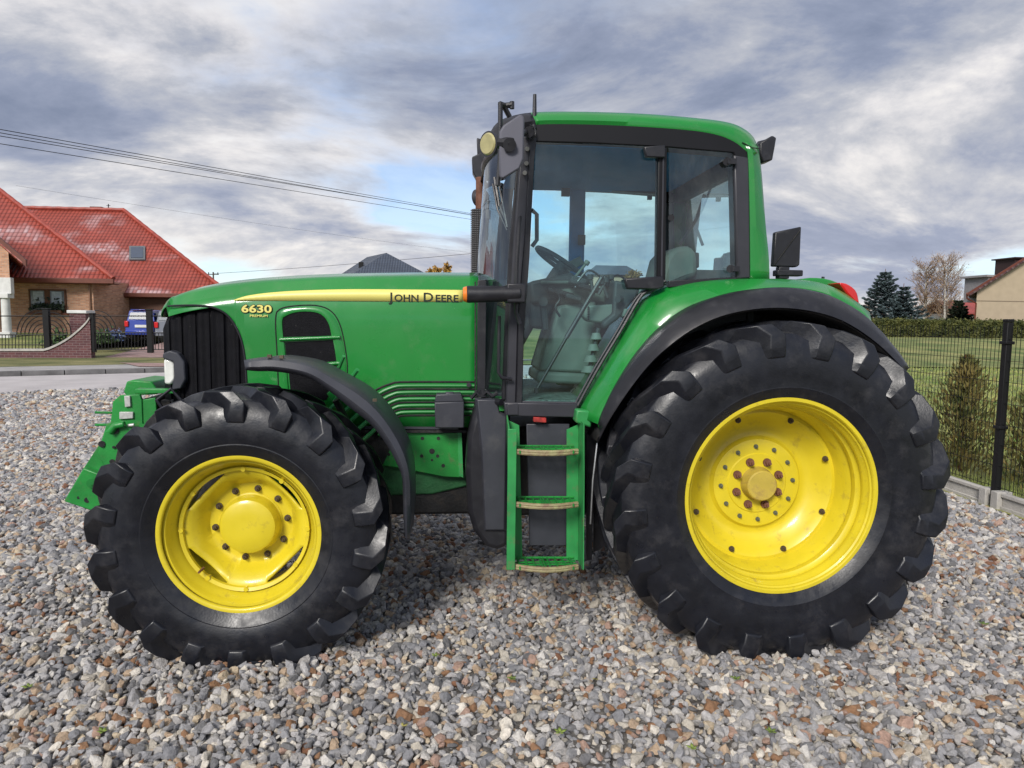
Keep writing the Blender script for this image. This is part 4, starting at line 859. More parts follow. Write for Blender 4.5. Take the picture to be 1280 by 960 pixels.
m = MB(); m.box2((a.x-.06, YF+.54, b_.z+.002), (b_.x+.06, YF+1.21, b_.z+.12)); m.build('pillar_cap', MT['white'], Pb, bevel=.02)
def iron_panel(px0, px1, arcs, ybot, name, label, cat, ytop=395, ymid=418.5, yl=431, Y=YF+.12, full=False, group=None, sweep=None):
    E = thing(name, label, cat, group); m = MB(); r = .022
    def P(x, y): return U(x, y, Y)
    for y in (ytop, ymid, yl): m.tube([P(px0, y), P(px1, y)], r if y != yl else .018, 5)
    n = int((px1-px0)/4.1)
    for i in range(n+1):
        x = px0+(px1-px0)*i/n; yb = ybot if not sweep else min(ybot, sweep(x)); 
        if yb > ymid+1: m.tube([P(x, ymid), P(x, yb)], .013, 4)
    m.build('bars', MT['iron'], E)
    m = MB()
    for (cx, cy, rs, a0, a1) in arcs:
        for rr in rs: m.tube([P(cx+rr*math.cos(math.radians(a)), cy-rr*math.sin(math.radians(a))*1.0) for a in np.linspace(a0, a1, 14)], .018, 4)
    if arcs: m.build('arch_ornament', MT['iron'], E)
    return E
swp = lambda x: 436 if x < 60 else 436-(x-60)*.02*(x-60)*.33
iron_panel(-60, 57, [(54,418,(8,13,18,23,28,33),90,180)], 436, 'iron_fence_panel', 'black iron fence panel with quarter arches left of the thick post', 'fence', group='iron fence panels on the brick wall')
iron_panel(61, 92, [(61,418,(8,13,18,23,28),0,90)], 436, 'iron_fence_panel', 'short black iron fence panel with arches over the rising wall, between post and pillar', 'fence', group='iron fence panels on the brick wall', sweep=lambda x: 436-max(0,(x-62))*.55)
iron_panel(-190, -63, [(-66,418,(8,13,18,23,28,33),90,180)], 436, 'iron_fence_panel', 'black iron fence panel furthest along the brick wall from the gate', 'fence', group='iron fence panels on the brick wall')
def post(px, w, y0, y1, label, Y=YF+.12):
    m = MB(); a, b_ = U(px-w/2, y1, Y), U(px+w/2, y0, Y); m.box2((a.x, Y-.08, a.z), (b_.x, Y+.08, b_.z)); m.box2((a.x-.02, Y-.1, b_.z+.001), (b_.x+.02, Y+.1, b_.z+.05)); return tag(m.build('iron_post', MT['iron'], bevel=.01), label, 'post', 'iron posts of the fence and gate')
post(59, 5, 387, 437, 'thick black iron fence post on the low brick wall')
post(116.5, 3, 393, 440, 'slim black iron gate post beside the curved wall end')
post(187.5, 5, 388, 441, 'thick black iron gate post in front of the blue car')
iron_panel(119, 185, [(119,414,(6,11,16,21,26),5,90)], 437, 'iron_gate', 'black iron driveway gate leaf with quarter arches beside the brick wall', 'gate', yl=437, ymid=416)
iron_panel(190, 260, [(257,414,(6,11,16,21,26),90,175)], 437, 'iron_gate', 'black iron driveway gate leaf nearest the tractor nose', 'gate', yl=437, ymid=416)
# ---------------------------------------------------------------- brick house
HB = thing('brick_house', 'orange brick house with a steep red tiled roof behind the iron fence', 'house')
YW, YM = 37.6, 41.6
zE = U(120,366,YM-.6).z; zR = U(100,261,47).z
cA, cB = U(-260,345,37), U(142,347,37); zL = (cA.z+cB.z)/2; cB.z = cA.z = zL
apx = U(-2,237,41.3); apl = Vector((apx.x-3.5, apx.y, apx.z))
ridL, ridR = U(26,258,47), U(155,266,47); ridR.z = ridL.z = (ridL.z+ridR.z)/2; ridL.x = ridL.x-9
eL, eR = U(60,366,YM-.6), U(287,367,YM-.6); eL.x = ridL.x; eR.z = eL.z = zE
bR = Vector((eR.x-.31*11.5, 53.5, zE)); bL = Vector((eL.x, 53.5, zE))
RFH = slope('roof', [[eL, eR, ridR, ridL], [eR, bR, ridR], [bR, bL, ridL, ridR]], MT['redtile'], HB)
slope('roof', [[cA, cB, apx, apl], [cB, cB+Vector((-.52*6,6,0)), apx+Vector((-.62*5,5,0)), apx]], MT['redtile'], HB)
m = MB()
for a, b_ in ((cB, apx), (apx, apl), (ridL, ridR), (ridR, eR), (ridR, bR)):
    n = int((b_-a).length/.38); m.tube([a.lerp(b_, i/n)+Vector((0,-.02,.04+.02*(i%2))) for i in range(n+1)], .12, 8)
m.build('ridge_tiles', mat('ridge_tile_red', (.30,.05,.032), .5, var=.25, scale=4), HB)
x0, x1 = U(-260,380,YW).x, U(117,380,YW).x; zf_ = .4
m = MB(); m.box2((x0, YW, zf_), (x1, 44, zL-.02)); m.build('wall', MT['brick'], HB)
m = MB(); m.box2((x1-.5, YM, zf_), (U(280,380,YM).x, 53, zE-.02)); m.build('wall', MT['brick'], HB)
m = MB(); m.box2((cA.x, cA.y-.1, zL-.22), (cB.x+.02, cA.y+.02, zL+.02)); m.prism([Vector((cB.x-.1,cA.y+.03,zL-.2)), Vector((cB.x+.02,cA.y+.03,zL-.2)), Vector((cB.x+.02,cA.y+.03,zL)), Vector((cB.x-.1,cA.y+.03,zL))], (-.54*4,4,0)); m.box2((cA.x, cA.y, zL-.25), (cB.x, YW, zL-.2)); m.build('eave_board', MT['fascia'], HB, bevel=.02)
m = MB(); m.box2((x1, eL.y-.1, zE-.20), (eR.x, eL.y+.02, zE+.02)); m.box2((x1, eL.y, zE-.24), (eR.x, YM, zE-.2)); m.build('eave_board', MT['fascia'], HB, bevel=.02)
m = MB(); p = U(111,350,YW-.08); m.tube([Vector((p.x, YW-.08, zL-.2)), Vector((p.x, YW-.08, zf_))], .05, 8); m.build('downpipe', mat('copper_pipe', (.30,.16,.10), .4, var=.1), HB)
# windows
def window(px0, px1, py0, py1, Y, par, halves=2, frame=MT['wood']):
    a, b_ = U(px0, py1, Y), U(px1, py0, Y); w = MB(); t = .07
    w.box2((a.x, Y-.04, a.z), (b_.x, Y+.05, a.z+t)); w.box2((a.x, Y-.04, b_.z-t), (b_.x, Y+.05, b_.z)); w.box2((a.x, Y-.04, a.z+t), (a.x+t, Y+.05, b_.z-t)); w.box2((b_.x-t, Y-.04, a.z+t), (b_.x, Y+.05, b_.z-t))
    for k in range(1, halves): c = a.x+(b_.x-a.x)*k/halves; w.box2((c-.13, Y-.04, a.z+t), (c+.13, Y+.05, b_.z-t))
    o = w.build('window', frame, par)
    g_ = MB(); g_.box2((a.x+t*.5, Y-.01, a.z+t*.5), (b_.x-t*.5, Y+.02, b_.z-t*.5)); g_.build('pane', MT['winglass'], o)
    cu = MB(); 
    for k in range(halves):
        xa = a.x+(b_.x-a.x)*k/halves+.2; xb = a.x+(b_.x-a.x)*(k+1)/halves-.2; zt = b_.z-.12; zl = a.z+(b_.z-a.z)*.3
        cu.add([Vector((xa+(xb-xa)*i/16, Y-.014-.006*(i%2), zz)) for zz in (zl+0, zt) for i in range(17)], [(i, i+1, 18+i, 17+i) for i in range(16)])
    cu.build('curtain', mat('net_curtain', (.40,.46,.50), .9, var=.2, scale=8), o)
    s_ = MB(); s_.box2((a.x-.1, Y-.14, a.z-.08), (b_.x+.1, Y+.03, a.z-.002)); s_.build('sill', MT['fascia'], o)
    return o
Wn = window(37.5, 82, 362, 391, YW-.05, HB)
def leaves(n, fn, size, m, name, parent=None, aspect=1.6):
    """n small leaf faces; fn(i) gives centre and optional direction"""
    V = []; Fc = []
    for i in range(n):
        r = fn(i)
        c, d = r if isinstance(r, tuple) else (r, None)
        d = d if d is not None else Vector(rng.normal(size=3)).normalized()
        q = d.cross(Vector(rng.normal(size=3))).normalized(); s = size*(.6+.8*rng.random())
        a = d*s*aspect*.5; b_ = q*s*.5; k = len(V); V += [c-a, c+b_, c+a, c-b_]; Fc.append((k, k+1, k+2, k+3))
    m_ = MB(); m_.v = V; m_.f = Fc; return m_.build(name, m, parent, recalc=False)
fl = thing('flower_box', 'dark plants in boxes on the brick house window sill', 'plants')
a, b_ = U(39,391,YW-.12), U(81,386,YW-.12)
leaves(260, lambda i: Vector((a.x+(b_.x-a.x)*rng.random(), YW-.16-.1*rng.random(), a.z+(.1+.35*rng.random()*(1 if rng.random()<.8 else 1.9)))), .11, mat('box_plant', (.03,.05,.03), .7, var=.5, scale=10), 'plant', fl)
m = MB(); m.box2((a.x+.1, YW-.3, a.z), (b_.x-.1, YW-.13, a.z+.14)); m.build('box', MT['wood'], fl)
# roof window, chimney, antenna
nrm_ = (eR-eL).cross(ridR-eL).normalized(); nrm_ = nrm_ if nrm_.z > 0 else -nrm_
def onroof(px, py, off):
    d = ray(px, py); o = Vector((0,0,H)); t = (eL-o).dot(nrm_)/d.dot(nrm_); return o+d*t+nrm_*off
q = [onroof(x, y, 0) for x, y in ((162,326),(182,326),(182,309),(162,309))]; m = MB(); m.prism([p+nrm_*.10 for p in q], -nrm_*.1); SK = m.build('skylight', mat('skylight_frame', (.12,.13,.14), .4), HB)
q = [onroof(x, y, 0) for x, y in ((164.5,324),(179.5,324),(179.5,311),(164.5,311))]; m = MB(); m.prism([p+nrm_*.125 for p in q], -nrm_*.02); m.build('pane', mat('skylight_pane', (.03,.05,.09), .05, coat=.8), SK)
a, b_ = U(117,266,47.6), U(128,260,47.6); m = MB(); m.box2((a.x, 47.4, a.z-.5), (b_.x, 48, b_.z-.06)); m.box2((a.x-.08,47.3,b_.z-.058), (b_.x+.08,48.1,b_.z+.04)); m.build('chimney', MT['fascia'], HB)
m = MB(); m.tube([U(135.5,266,47.3), U(135.5,255,47.3)], .03, 5); m.tube([U(133,257,47.3), U(138,257,47.3)], .02, 4); m.build('antenna', MT['iron'], HB)
# porch gable at the left edge
pa, pb_ = U(-60,247,34.5), U(33,326,34.5); pc_ = U(-153,326,34.5)
PD = Vector((-2.6,4.2,0)); slope('porch_roof', [[pb_, pb_+PD, pa+PD, pa], [pc_+PD, pc_, pa, pa+PD]], MT['redtile'], HB, th=.2)
m = MB(); 
for s0, s1 in ((pa, pb_), (pa, pc_)): 
    dn = Vector((0,0,-.30)); m.add([s0+Vector((0,-.06,.04)), s1+Vector((0,-.06,.04)), s1+Vector((0,-.06,.04))+dn, s0+Vector((0,-.06,.04))+dn, s0+Vector((0,.06,.04)), s1+Vector((0,.06,.04)), s1+Vector((0,.06,.04))+dn, s0+Vector((0,.06,.04))+dn], [(0,1,2,3),(7,6,5,4),(0,4,5,1),(1,5,6,2),(2,6,7,3),(3,7,4,0)])
m.build('verge_board', MT['fascia'], HB)
pw_ = U(12,345,34.9); lx = U(-132,345,34.9).x; zz = U(12,347,34.9).z
m = MB(); m.prism([Vector((lx,34.9,zz)), Vector((pw_.x,34.9,zz)), Vector((pw_.x,34.9,U(12,313,34.9).z)), Vector((pa.x,34.9,pa.z-.35)), Vector((lx,34.9,U(12,313,34.9).z))], (-1.7,2.6,0)); m.build('porch_wall', MT['brick'], HB)
m = MB(); m.box2((lx,34.85,zz-.75), (pw_.x+.06,35.1,zz-.001)); 
for px in (7,-110): a = U(px,380,34.95); m.cyl((a.x,34.95,zf_-.1), (a.x,34.95,zz-.75), .20, .18, n=20); m.box2((a.x-.26,34.7,zz-.95),(a.x+.26,35.2,zz-.74)); m.box2((a.x-.26,34.7,.2),(a.x+.26,35.2,.8))
m.build('porch_column', MT['white'], HB, bevel=.01)
# garage opening
a, b_ = U(148,415,YM-.03), U(262,373,YM-.03); m = MB(); m.box2((a.x, YM-.04, zf_), (b_.x, YM+.05, zE-.25)); o = m.build('garage_door', mat('garage_brown', (.12,.055,.035), .6, var=.1), HB)
m = MB()
for i in range(1, 6): m.box2((a.x, YM-.055, zf_+i*.48), (b_.x, YM-.041, zf_+i*.48+.03))
m.build('door_groove', MT['wood'], o)
a, b_ = U(119,400,YM), U(147,366,YM); m = MB(); m.box2((b_.x-.35, YM-.12, zf_), (b_.x, YM-.002, zE-.25)); m.build('wall_pier', MT['brick'], HB)
# ---------------------------------------------------------------- parked cars, seen from the rear
def car(px0, px1, py0, py1, Y, paint, label, name='parked_car'):
    E = thing(name, label, 'car', 'cars parked in front of the garage')
    a, b_ = U(px0, py1, Y), U(px1, py0, Y); w = b_.x-a.x; cx = (a.x+b_.x)/2; zg = gz(Y); hgt = max(1.3, b_.z-zg); L_ = 4.0
    pr = [(.0,.32),(.02,.62),(.05,.95),(.16,.98),(.24,hgt-.04),(.6,hgt),(1.9,hgt-.02),(2.35,hgt-.14),(2.95,1.02),(3.9,.85),(4.0,.6),(4.0,.30)]
    rows = []
    for (y, z) in pr:
        k = 1 if z < .99 else 1-.16*(z-.95)/(hgt-.95)
        rows.append([Vector((cx+w/2*k*s, Y+y*L_/4, zg+zz)) for s, zz in ((-.94,.30),(-1,.34),(-1,max(.36,min(z,.9))),(-.98,z-.02),(-.93,z),(0,z+.025),(.93,z),(.98,z-.02),(1,max(.36,min(z,.9))),(1,.34),(.94,.30))])
    m = MB(); m.grid(rows); m.add(rows[0], [tuple(range(11))]); m.add(rows[-1], [tuple(range(11))[::-1]]); body = m.build('body', paint, E, bevel=.02)
    gm = MT['carglass']
    m = MB(); m.prism([Vector((cx-w*.42, Y+.135, zg+1.03)), Vector((cx+w*.42, Y+.135, zg+1.03)), Vector((cx+w*.37, Y+.21, zg+hgt-.12)), Vector((cx-w*.37, Y+.21, zg+hgt-.12))], (0,.03,0)); m.build('rear_window', gm, E)
    for s in (-1, 1):
        m = MB(); m.prism([Vector((cx+s*w*.497, Y+.45, zg+1.0)), Vector((cx+s*w*.497, Y+2.75, zg+1.0)), Vector((cx+s*w*.44, Y+2.2, zg+hgt-.13)), Vector((cx+s*w*.44, Y+.45, zg+hgt-.13))], (s*.015,0,0)); m.build('side_window', gm, E)
        m = MB(); m.box((cx+s*w*.45, Y-.0, zg+.82), (.16,.10,.26)); m.build('tail_light', MT['red'], E, bevel=.02)
        m = MB(); m.box((cx+s*w*.55, Y+2.5, zg+1.02), (.16,.10,.14)); m.build('wing_mirror', paint, E, bevel=.02)
        for yy in (.75, 3.2):
            m = MB(); m.cyl((cx+s*w*.5, Y+yy, zg+.31), (cx+s*(w*.5-.2), Y+yy, zg+.31), .31, n=28); o = m.build('wheel', MT['rubber'], E, bevel=.02)
            m = MB(); m.cyl((cx+s*(w*.5+.005), Y+yy, zg+.31), (cx+s*(w*.5-.02), Y+yy, zg+.31), .19, n=20); m.build('rim', MT['steel'], o)
    m = MB(); m.box((cx, Y-.03, zg+.42), (w*.98, .14, .20)); m.build('bumper', paint, E, bevel=.03)
    m = MB(); m.box((cx+w*.06, Y-.02, zg+.72), (.52,.03,.12)); m.build('number_plate', MT['white'], E)
    m = MB(); m.box((cx, Y+.22, zg+hgt+.01), (w*.66,.25,.03)); m.build('roof_spoiler', paint, E, bevel=.01)
    return E
MT['carglass'] = mat('car_glass', (.07,.09,.11), .22, var=.3, scale=3)
car(157, 191, 387.5, 419, 33.5, mat('blue_paint', (.02,.045,.30), .3, var=.05, coat=.7), 'small blue car with a white number plate parked behind the iron gate')
car(194, 232, 388, 421, 33.0, mat('silver_paint', (.15,.16,.19), .3, var=.05, coat=.7), 'silver grey car half hidden behind the tractor nose')
# garden bushes by the drive
for i, (px, py, Y, s, lab, colr) in enumerate(((128,416,32.5,.45,'low leafy bush beside the driveway inside the gate',(.05,.09,.03)), (75,424,30.6,.55,'round green bush just behind the iron fence arches',(.05,.10,.03)), (141,414,33.5,.4,'small bluish flower clump nearest the blue car',(.12,.17,.32)))):
    c = U(px, py, Y); c.z = gz(Y); E = thing('bush', lab, 'bush', 'bushes in the front garden')
    leaves(500, lambda i: c+Vector((rng.normal()*s*.45, rng.normal()*s*.45, abs(rng.normal())*s*.5+.05)), .10, mat('bush_leaf', colr, .7, var=.4, scale=12), 'foliage', E)
    m = MB(); m.tube([c, c+Vector((.03,0,s*.5))], .02, 5); m.build('stem', MT['wood'], E)
# ---------------------------------------------------------------- slate roofed house behind the hood
HS = thing('slate_roofed_house', 'distant house with a blue grey hipped roof beyond the hood', 'house')
Y0 = 70; pk = U(483,316,Y0+4); e0, e1 = U(438,345,Y0), U(540,345,Y0); e0.z = e1.z = (e0.z+e1.z)/2; bk0, bk1 = e0+Vector((-3.2,9,0)), e1+Vector((0,9,0)); pk2 = pk+Vector((-2.5,4.5,-.1))
slope('roof', [[e0, e1, pk], [e1, bk1, pk2, pk], [bk1, bk0, pk2], [bk0, e0, pk, pk2]], MT['bluetile'], HS)
m = MB(); m.box2((e0.x+.5, Y0+.5, 0), (e1.x-.5, Y0+8.5, e0.z-.05)); m.build('wall', MT['beige'], HS)
window(455, 470, 362, 374, Y0+.4, HS); window(500, 515, 362, 374, Y0+.4, HS)
a = U(451,333,Y0+3.4); m = MB(); m.box2((a.x-.22, a.y, a.z-1), (a.x+.22, a.y+.5, a.z+.45)); m.build('chimney', MT['iron'], HS)
# ---------------------------------------------------------------- beige house on the right
HR = thing('beige_house', 'beige rendered house with a brown gable roof above the hedge', 'house')
Y1 = 50; g1 = U(1221,370,Y1); xw = g1.x; xr_ = xw+9.5; za = U(1210,366,Y1-.4); zb_ = U(1282,321,Y1-.4); sl_ = (zb_.z-za.z)/(zb_.x-za.x); xm_ = (xw+xr_)/2; zap = za.z+(xm_-za.x)*sl_
ev0, rg0 = Vector((za.x, Y1-.4, za.z)), Vector((xm_, Y1-.4, zap)); ev1 = Vector((2*xm_-za.x, Y1-.4, za.z)); D_ = Vector((8.2,10,0))
slope('roof', [[ev0+D_, ev0, rg0, rg0+D_], [ev1, ev1+D_, rg0+D_, rg0]], MT['browntile'], HR, th=.25)
zw = za.z+(xw-za.x)*sl_-.2
m = MB(); m.prism([Vector((xw,Y1,0)), Vector((xr_,Y1,0)), Vector((xr_,Y1,zw)), Vector((xm_,Y1,zap-.28)), Vector((xw,Y1,zw))], (7.4,9.2,0)); m.build('wall', MT['beige'], HR)
m = MB()
for s0, s1 in ((rg0, ev0), (rg0, ev1)): m.add([s0+Vector((0,-.05,.03)), s1+Vector((0,-.05,.03)), s1+Vector((0,-.05,-.24)), s0+Vector((0,-.05,-.24)), s0+Vector((0,.0,.03)), s1+Vector((0,0,.03)), s1+Vector((0,0,-.24)), s0+Vector((0,0,-.24))], [(0,1,2,3),(7,6,5,4),(0,4,5,1),(1,5,6,2),(2,6,7,3),(3,7,4,0)])
m.build('verge_board', MT['fascia'], HR)
a = U(1224,376,Y1-.02); m = MB(); m.box2((xw, Y1-.02, a.z-.03), (xr_, Y1-.002, a.z+.03)); m.build('wall_band', mat('band_brown', (.22,.17,.12), .8), HR)
m = MB(); m.tube([ev0+Vector((0,.1,-.1)), ev0+Vector((.1,.2,-.4)), Vector((xw-.06,Y1-.06,za.z-.75)), Vector((xw-.06,Y1-.06,.1))], .06, 6); m.tube([ev0+Vector((-.05,0,-.05)), ev0+Vector((8.1,10,-.05))], .08, 6); m.build('downpipe', MT['fascia'], HR)
a, b_ = U(1262,334,Y1+2), U(1300,324.5,Y1+2); m = MB(); m.box2((a.x, Y1+1.5, a.z-1.5), (b_.x, Y1+3.5, b_.z)); m.box2((a.x-.2, Y1+1.3, b_.z+.001), (b_.x+.2, Y1+3.7, b_.z+.10)); m.build('chimney', mat('dark_chimney', (.03,.014,.014), .7), HR)
a, b_ = U(1228,354,Y1+4), U(1250,347,Y1+4); m = MB(); m.box2((a.x, Y1+3.4, a.z-1.5), (b_.x+1, Y1+6, b_.z)); m.box2((a.x-.3, Y1+3.2, b_.z+.001), (b_.x+1, Y1+6.2, b_.z+.16)); m.build('dormer', mat('dormer_grey', (.25,.24,.25), .8), HR)
R2 = thing('red_roofed_house', 'low distant house with a red roof left of the beige house', 'house')
a, b_ = U(1196,392,66), U(1222,376,66); m = MB(); m.box2((a.x, 66, 0), (b_.x+3, 72, a.z)); m.build('wall', MT['white'], R2)
slope('roof', [[Vector((a.x-.4,65.6,a.z)), Vector((b_.x+3.4,65.6,a.z)), Vector((b_.x+3,69,b_.z+.1)), Vector((a.x,69,b_.z+.1))], [Vector((b_.x+3.4,72.4,a.z)), Vector((a.x-.4,72.4,a.z)), Vector((a.x,69,b_.z+.1)), Vector((b_.x+3,69,b_.z+.1))]], tilemat('far_red_tiles', (.42,.06,.04)), R2)
# small far houses that show through the cab windows and past the fender
for i, (p0, p1, yt, yb, Y, lab) in enumerate(((742,800,330,343,95,'far pale house seen through the cab side window'), (1066,1090,378,400,88,'far brick coloured house just right of the tail light'))):
    E = thing('far_house', lab, 'house'); a, b_ = U(p0, yb, Y), U(p1, yt, Y); m = MB(); m.box2((a.x, Y, 0), (b_.x, Y+7, a.z)); m.build('wall', MT['brick'] if i else MT['beige'], E)
    slope('roof', [[Vector((a.x-.4,Y-.4,a.z)), Vector((b_.x+.4,Y-.4,a.z)), Vector((b_.x-1,Y+3.5,b_.z)), Vector((a.x+1,Y+3.5,b_.z))], [Vector((b_.x+.4,Y+7.4,a.z)), Vector((a.x-.4,Y+7.4,a.z)), Vector((a.x+1,Y+3.5,b_.z)), Vector((b_.x-1,Y+3.5,b_.z))], [Vector((b_.x+.4,Y-.4,a.z)), Vector((b_.x+.4,Y+7.4,a.z)), Vector((b_.x-1,Y+3.5,b_.z))], [Vector((a.x-.4,Y+7.4,a.z)), Vector((a.x-.4,Y-.4,a.z)), Vector((a.x+1,Y+3.5,b_.z))]], MT['bluetile'], E)
# ---------------------------------------------------------------- power line and poles
def pole(px, pt, Y, h, label, arm=1.6):
    p = U(px, pt, Y); E = thing('utility_pole', label, 'pole'); m = MB(); m.tube([(p.x, Y, 0), (p.x, Y, p.z)], .14, 8, rs=[.17,.11]); m.build('pole', mat('pole_wood', (.09,.075,.06), .9), E)
    m = MB(); m.box((p.x, Y, p.z-.35), (arm, .12, .12)); 
    for s in (-1,0,1): m.cyl((p.x+s*arm*.42, Y, p.z-.3), (p.x+s*arm*.42, Y, p.z-.05), .07, n=8)
    m.build('cross_arm', MT['iron'], E); return p
pole(266.5, 340, 110, 9, 'distant utility pole with a cross arm right of the red roof')
pe = U(582,262,60)
def wire(a, b_, sag, lab, r=.012):
    pts = [a.lerp(b_, i/24)-Vector((0,0,sag*4*(i/24)*(1-i/24))) for i in range(25)]; m = MB(); m.tube(pts, r, 4); tag(m.build('power_line', MT['iron']), lab, 'wire', 'overhead power lines')
for (xa, ya, xb, yb, Ya, Yb, lab) in ((-60,151,612,271,26,62,'upper overhead wire above the red roof'),(-60,155.5,612,273,26.4,62,'second overhead wire from the top above the red roof'),(-60,160,612,272,26.8,62,'third overhead wire from the top above the red roof'),(-60,170,612,278,27,62,'lowest overhead wire of the bundle, hanging apart below the others')):
    wire(U(xa, ya, Ya), U(xb, yb, Yb), -.0, lab, .017)
wire(U(266,342,110), U(640,312,90), .2, 'faint far wire running right from the distant pole', .03)
wire(U(20,232,60), U(640,322,100), .3, 'faint far wire crossing the sky above the roof ridge', .009)
# ---------------------------------------------------------------- wire mesh fence on the right
def mfence():
    xa = G(1243,631).x; seg = 2.5; ys = U(1243,632,6.0).y*0+G(1243,631).y-2.5
    for k in range(5):
        y0, y1 = ys+k*seg, ys+(k+1)*seg
        E = thing('mesh_fence_panel', ['mesh fence panel nearest the viewer, right of the black post','mesh fence panel in front of the brown thuja beside the rear tyre','mesh fence panel just behind the rear tyre','mesh fence panel further back behind the tractor','mesh fence panel nearest the road'][k], 'fence', 'black wire mesh fence panels'); m = MB()
        n = int(seg/.05)
        for i in range(n): m.tube([(xa, y0+.04+i*.05, .16), (xa, y0+.04+i*.05, 1.70)], .0028, 4)
        for z in np.arange(.18, 1.71, .2): m.tube([(xa-.005, y0+.03, z), (xa-.005, y1-.03, z)], .0032, 4); 
        m.build('wire_mesh', MT['iron'], E)
        p = MB(); p.box2((xa-.03, y0-.03, 0), (xa+.03, y0+.03, 1.74)); p.box2((xa-.034, y0-.034, 1.741), (xa+.034, y0+.034, 1.77)); 
        for z in (.75, 1.55): p.box((xa-.0, y0, z), (.09, .09, .03))
        o = p.build('fence_post', MT['iron'], bevel=.006); tag(o, ['black square fence post behind the viewer','black square fence post standing clear right of the rear tyre','black square fence post hidden behind the rear tyre','black square fence post behind the cab','black square fence post near the road'][k], 'post', 'black posts of the mesh fence')
        e = MB(); e.box2((xa-.025, y0+.12, -.06), (xa+.025, y1-.12, .14)); e.box2((xa-.045, y0+.12, .105), (xa-.026, y1-.12, .14)); e.box2((xa-.045, y0+.12, -.02), (xa-.026, y1-.12, .02))
        e.box2((xa-.075, y0-.12, -.02), (xa+.075, y0-.032, .15)); e.box2((xa-.075, y0+.032, -.02), (xa+.075, y0+.118, .15))
        tag(e.build('concrete_edging', MT['kerbw'], bevel=.006), ['concrete base board right of the black post','concrete base board between the black post and the rear tyre','concrete base board behind the rear tyre','concrete base board behind the cab','concrete base board nearest the road'][k], 'edging', 'concrete boards under the mesh fence')
mfence()
# ---------------------------------------------------------------- plants
def leafm(name, c1, c2, sc_=6):
    m = mat(name, c1, .75, var=.25, scale=sc_, col2=c2, detail=6); b = m.node_tree.nodes['Principled BSDF']; return m
LT = leafm('thuja_leaf', (.055,.10,.02), (.19,.14,.04), 5)
def thuja(px, py, Y, h, r, n, lab):
    c = U(px, py, Y); c.z = 0; E = thing('thuja', lab, 'shrub', 'young thujas behind the mesh fence')
    def f(i):
        z = rng.random()**.8*h; rr = r*(.55+1.3*math.sin(PI*min(1,.18+.80*z/h))**1.2)*.80*max(.05,1.04-z/h)**.45*rng.random()**.7*(1+.5*math.sin(z*17+(i%11)*1.9)+.45*rng.normal()); a = rng.random()*2*PI
        return c+Vector((rr*math.cos(a), rr*math.sin(a), z+.03)), Vector((math.cos(a)*.4, math.sin(a)*.4, .9)).normalized()+Vector(rng.normal(size=3))*.3
    leaves(n, f, .022, LT, 'foliage', E, aspect=2.8)
    m = MB(); m.tube([c, c+Vector((0,0,h*.9))], .02, 6, rs=[.025,.006])
    for k in range(26): a = k*2.4; z = h*(.08+.85*k/26); m.tube([c+Vector((0,0,z)), c+Vector((math.cos(a)*r*.8*(1.1-z/h), math.sin(a)*r*.8*(1.1-z/h), z+.18))], .005, 4)
    m.build('trunk', MT['wood'], E)
thuja(1199, 600, 7.7, 1.32, .31, 4600, 'brownish green thuja between the rear tyre and the black fence post')
thuja(1292, 615, 6.9, 1.10, .36, 4200, 'brownish thuja cut by the right edge, right of the black fence post')
# lawn grass near the fence
def grass():
    n = 34000; V = []; Fc = []
    for i in range(n):
        y = 6+26*rng.random()**1.6; x = FX+.25+rng.random()*(.62*y+.8); h = .035+.05*rng.random(); a = rng.random()*PI; w = .004+.0012*y*.5; k = len(V); l = Vector((rng.normal()*.02, rng.normal()*.02, h))
        p = Vector((x, y, -.012)); q = Vector((math.cos(a)*w, math.sin(a)*w, 0)); V += [p-q, p+q, p+l]; Fc.append((k, k+1, k+2))
    m = MB(); m.v = V; m.f = Fc; return tag(m.build('lawn_grass', leafm('grass_blade', (.13,.27,.04), (.34,.33,.11), .9), recalc=False), 'short patchy green and straw coloured grass behind the mesh fence', 'grass', kind='stuff')
grass()
# hedge beyond the road
HG = thing('hedge', 'long clipped green hedge running below the trees and the beige house', 'hedge')
hy = 47.; hx0, hx1 = U(1040,420,hy).x, U(1420,420,hy).x; hz = U(1180,401,hy).z
m = MB(); m.box2((hx0, hy, 0), (hx1, hy+1.0, hz-.12)); m.build('hedge_core', mat('hedge_core', (.02,.028,.01), .9), HG)
def hf(i):
    x = hx0+(hx1-hx0)*rng.random(); s = rng.random()
    if s < .3: return Vector((x, hy+rng.random(), hz-.10+.10*rng.normal()))
    return Vector((x, hy-.05-.10*rng.random()-.08*math.sin(x*5), hz*rng.random()))
leaves(24000, hf, .12, leafm('hedge_leaf', (.020,.040,.008), (.10,.10,.022), 2.2), 'foliage', HG)
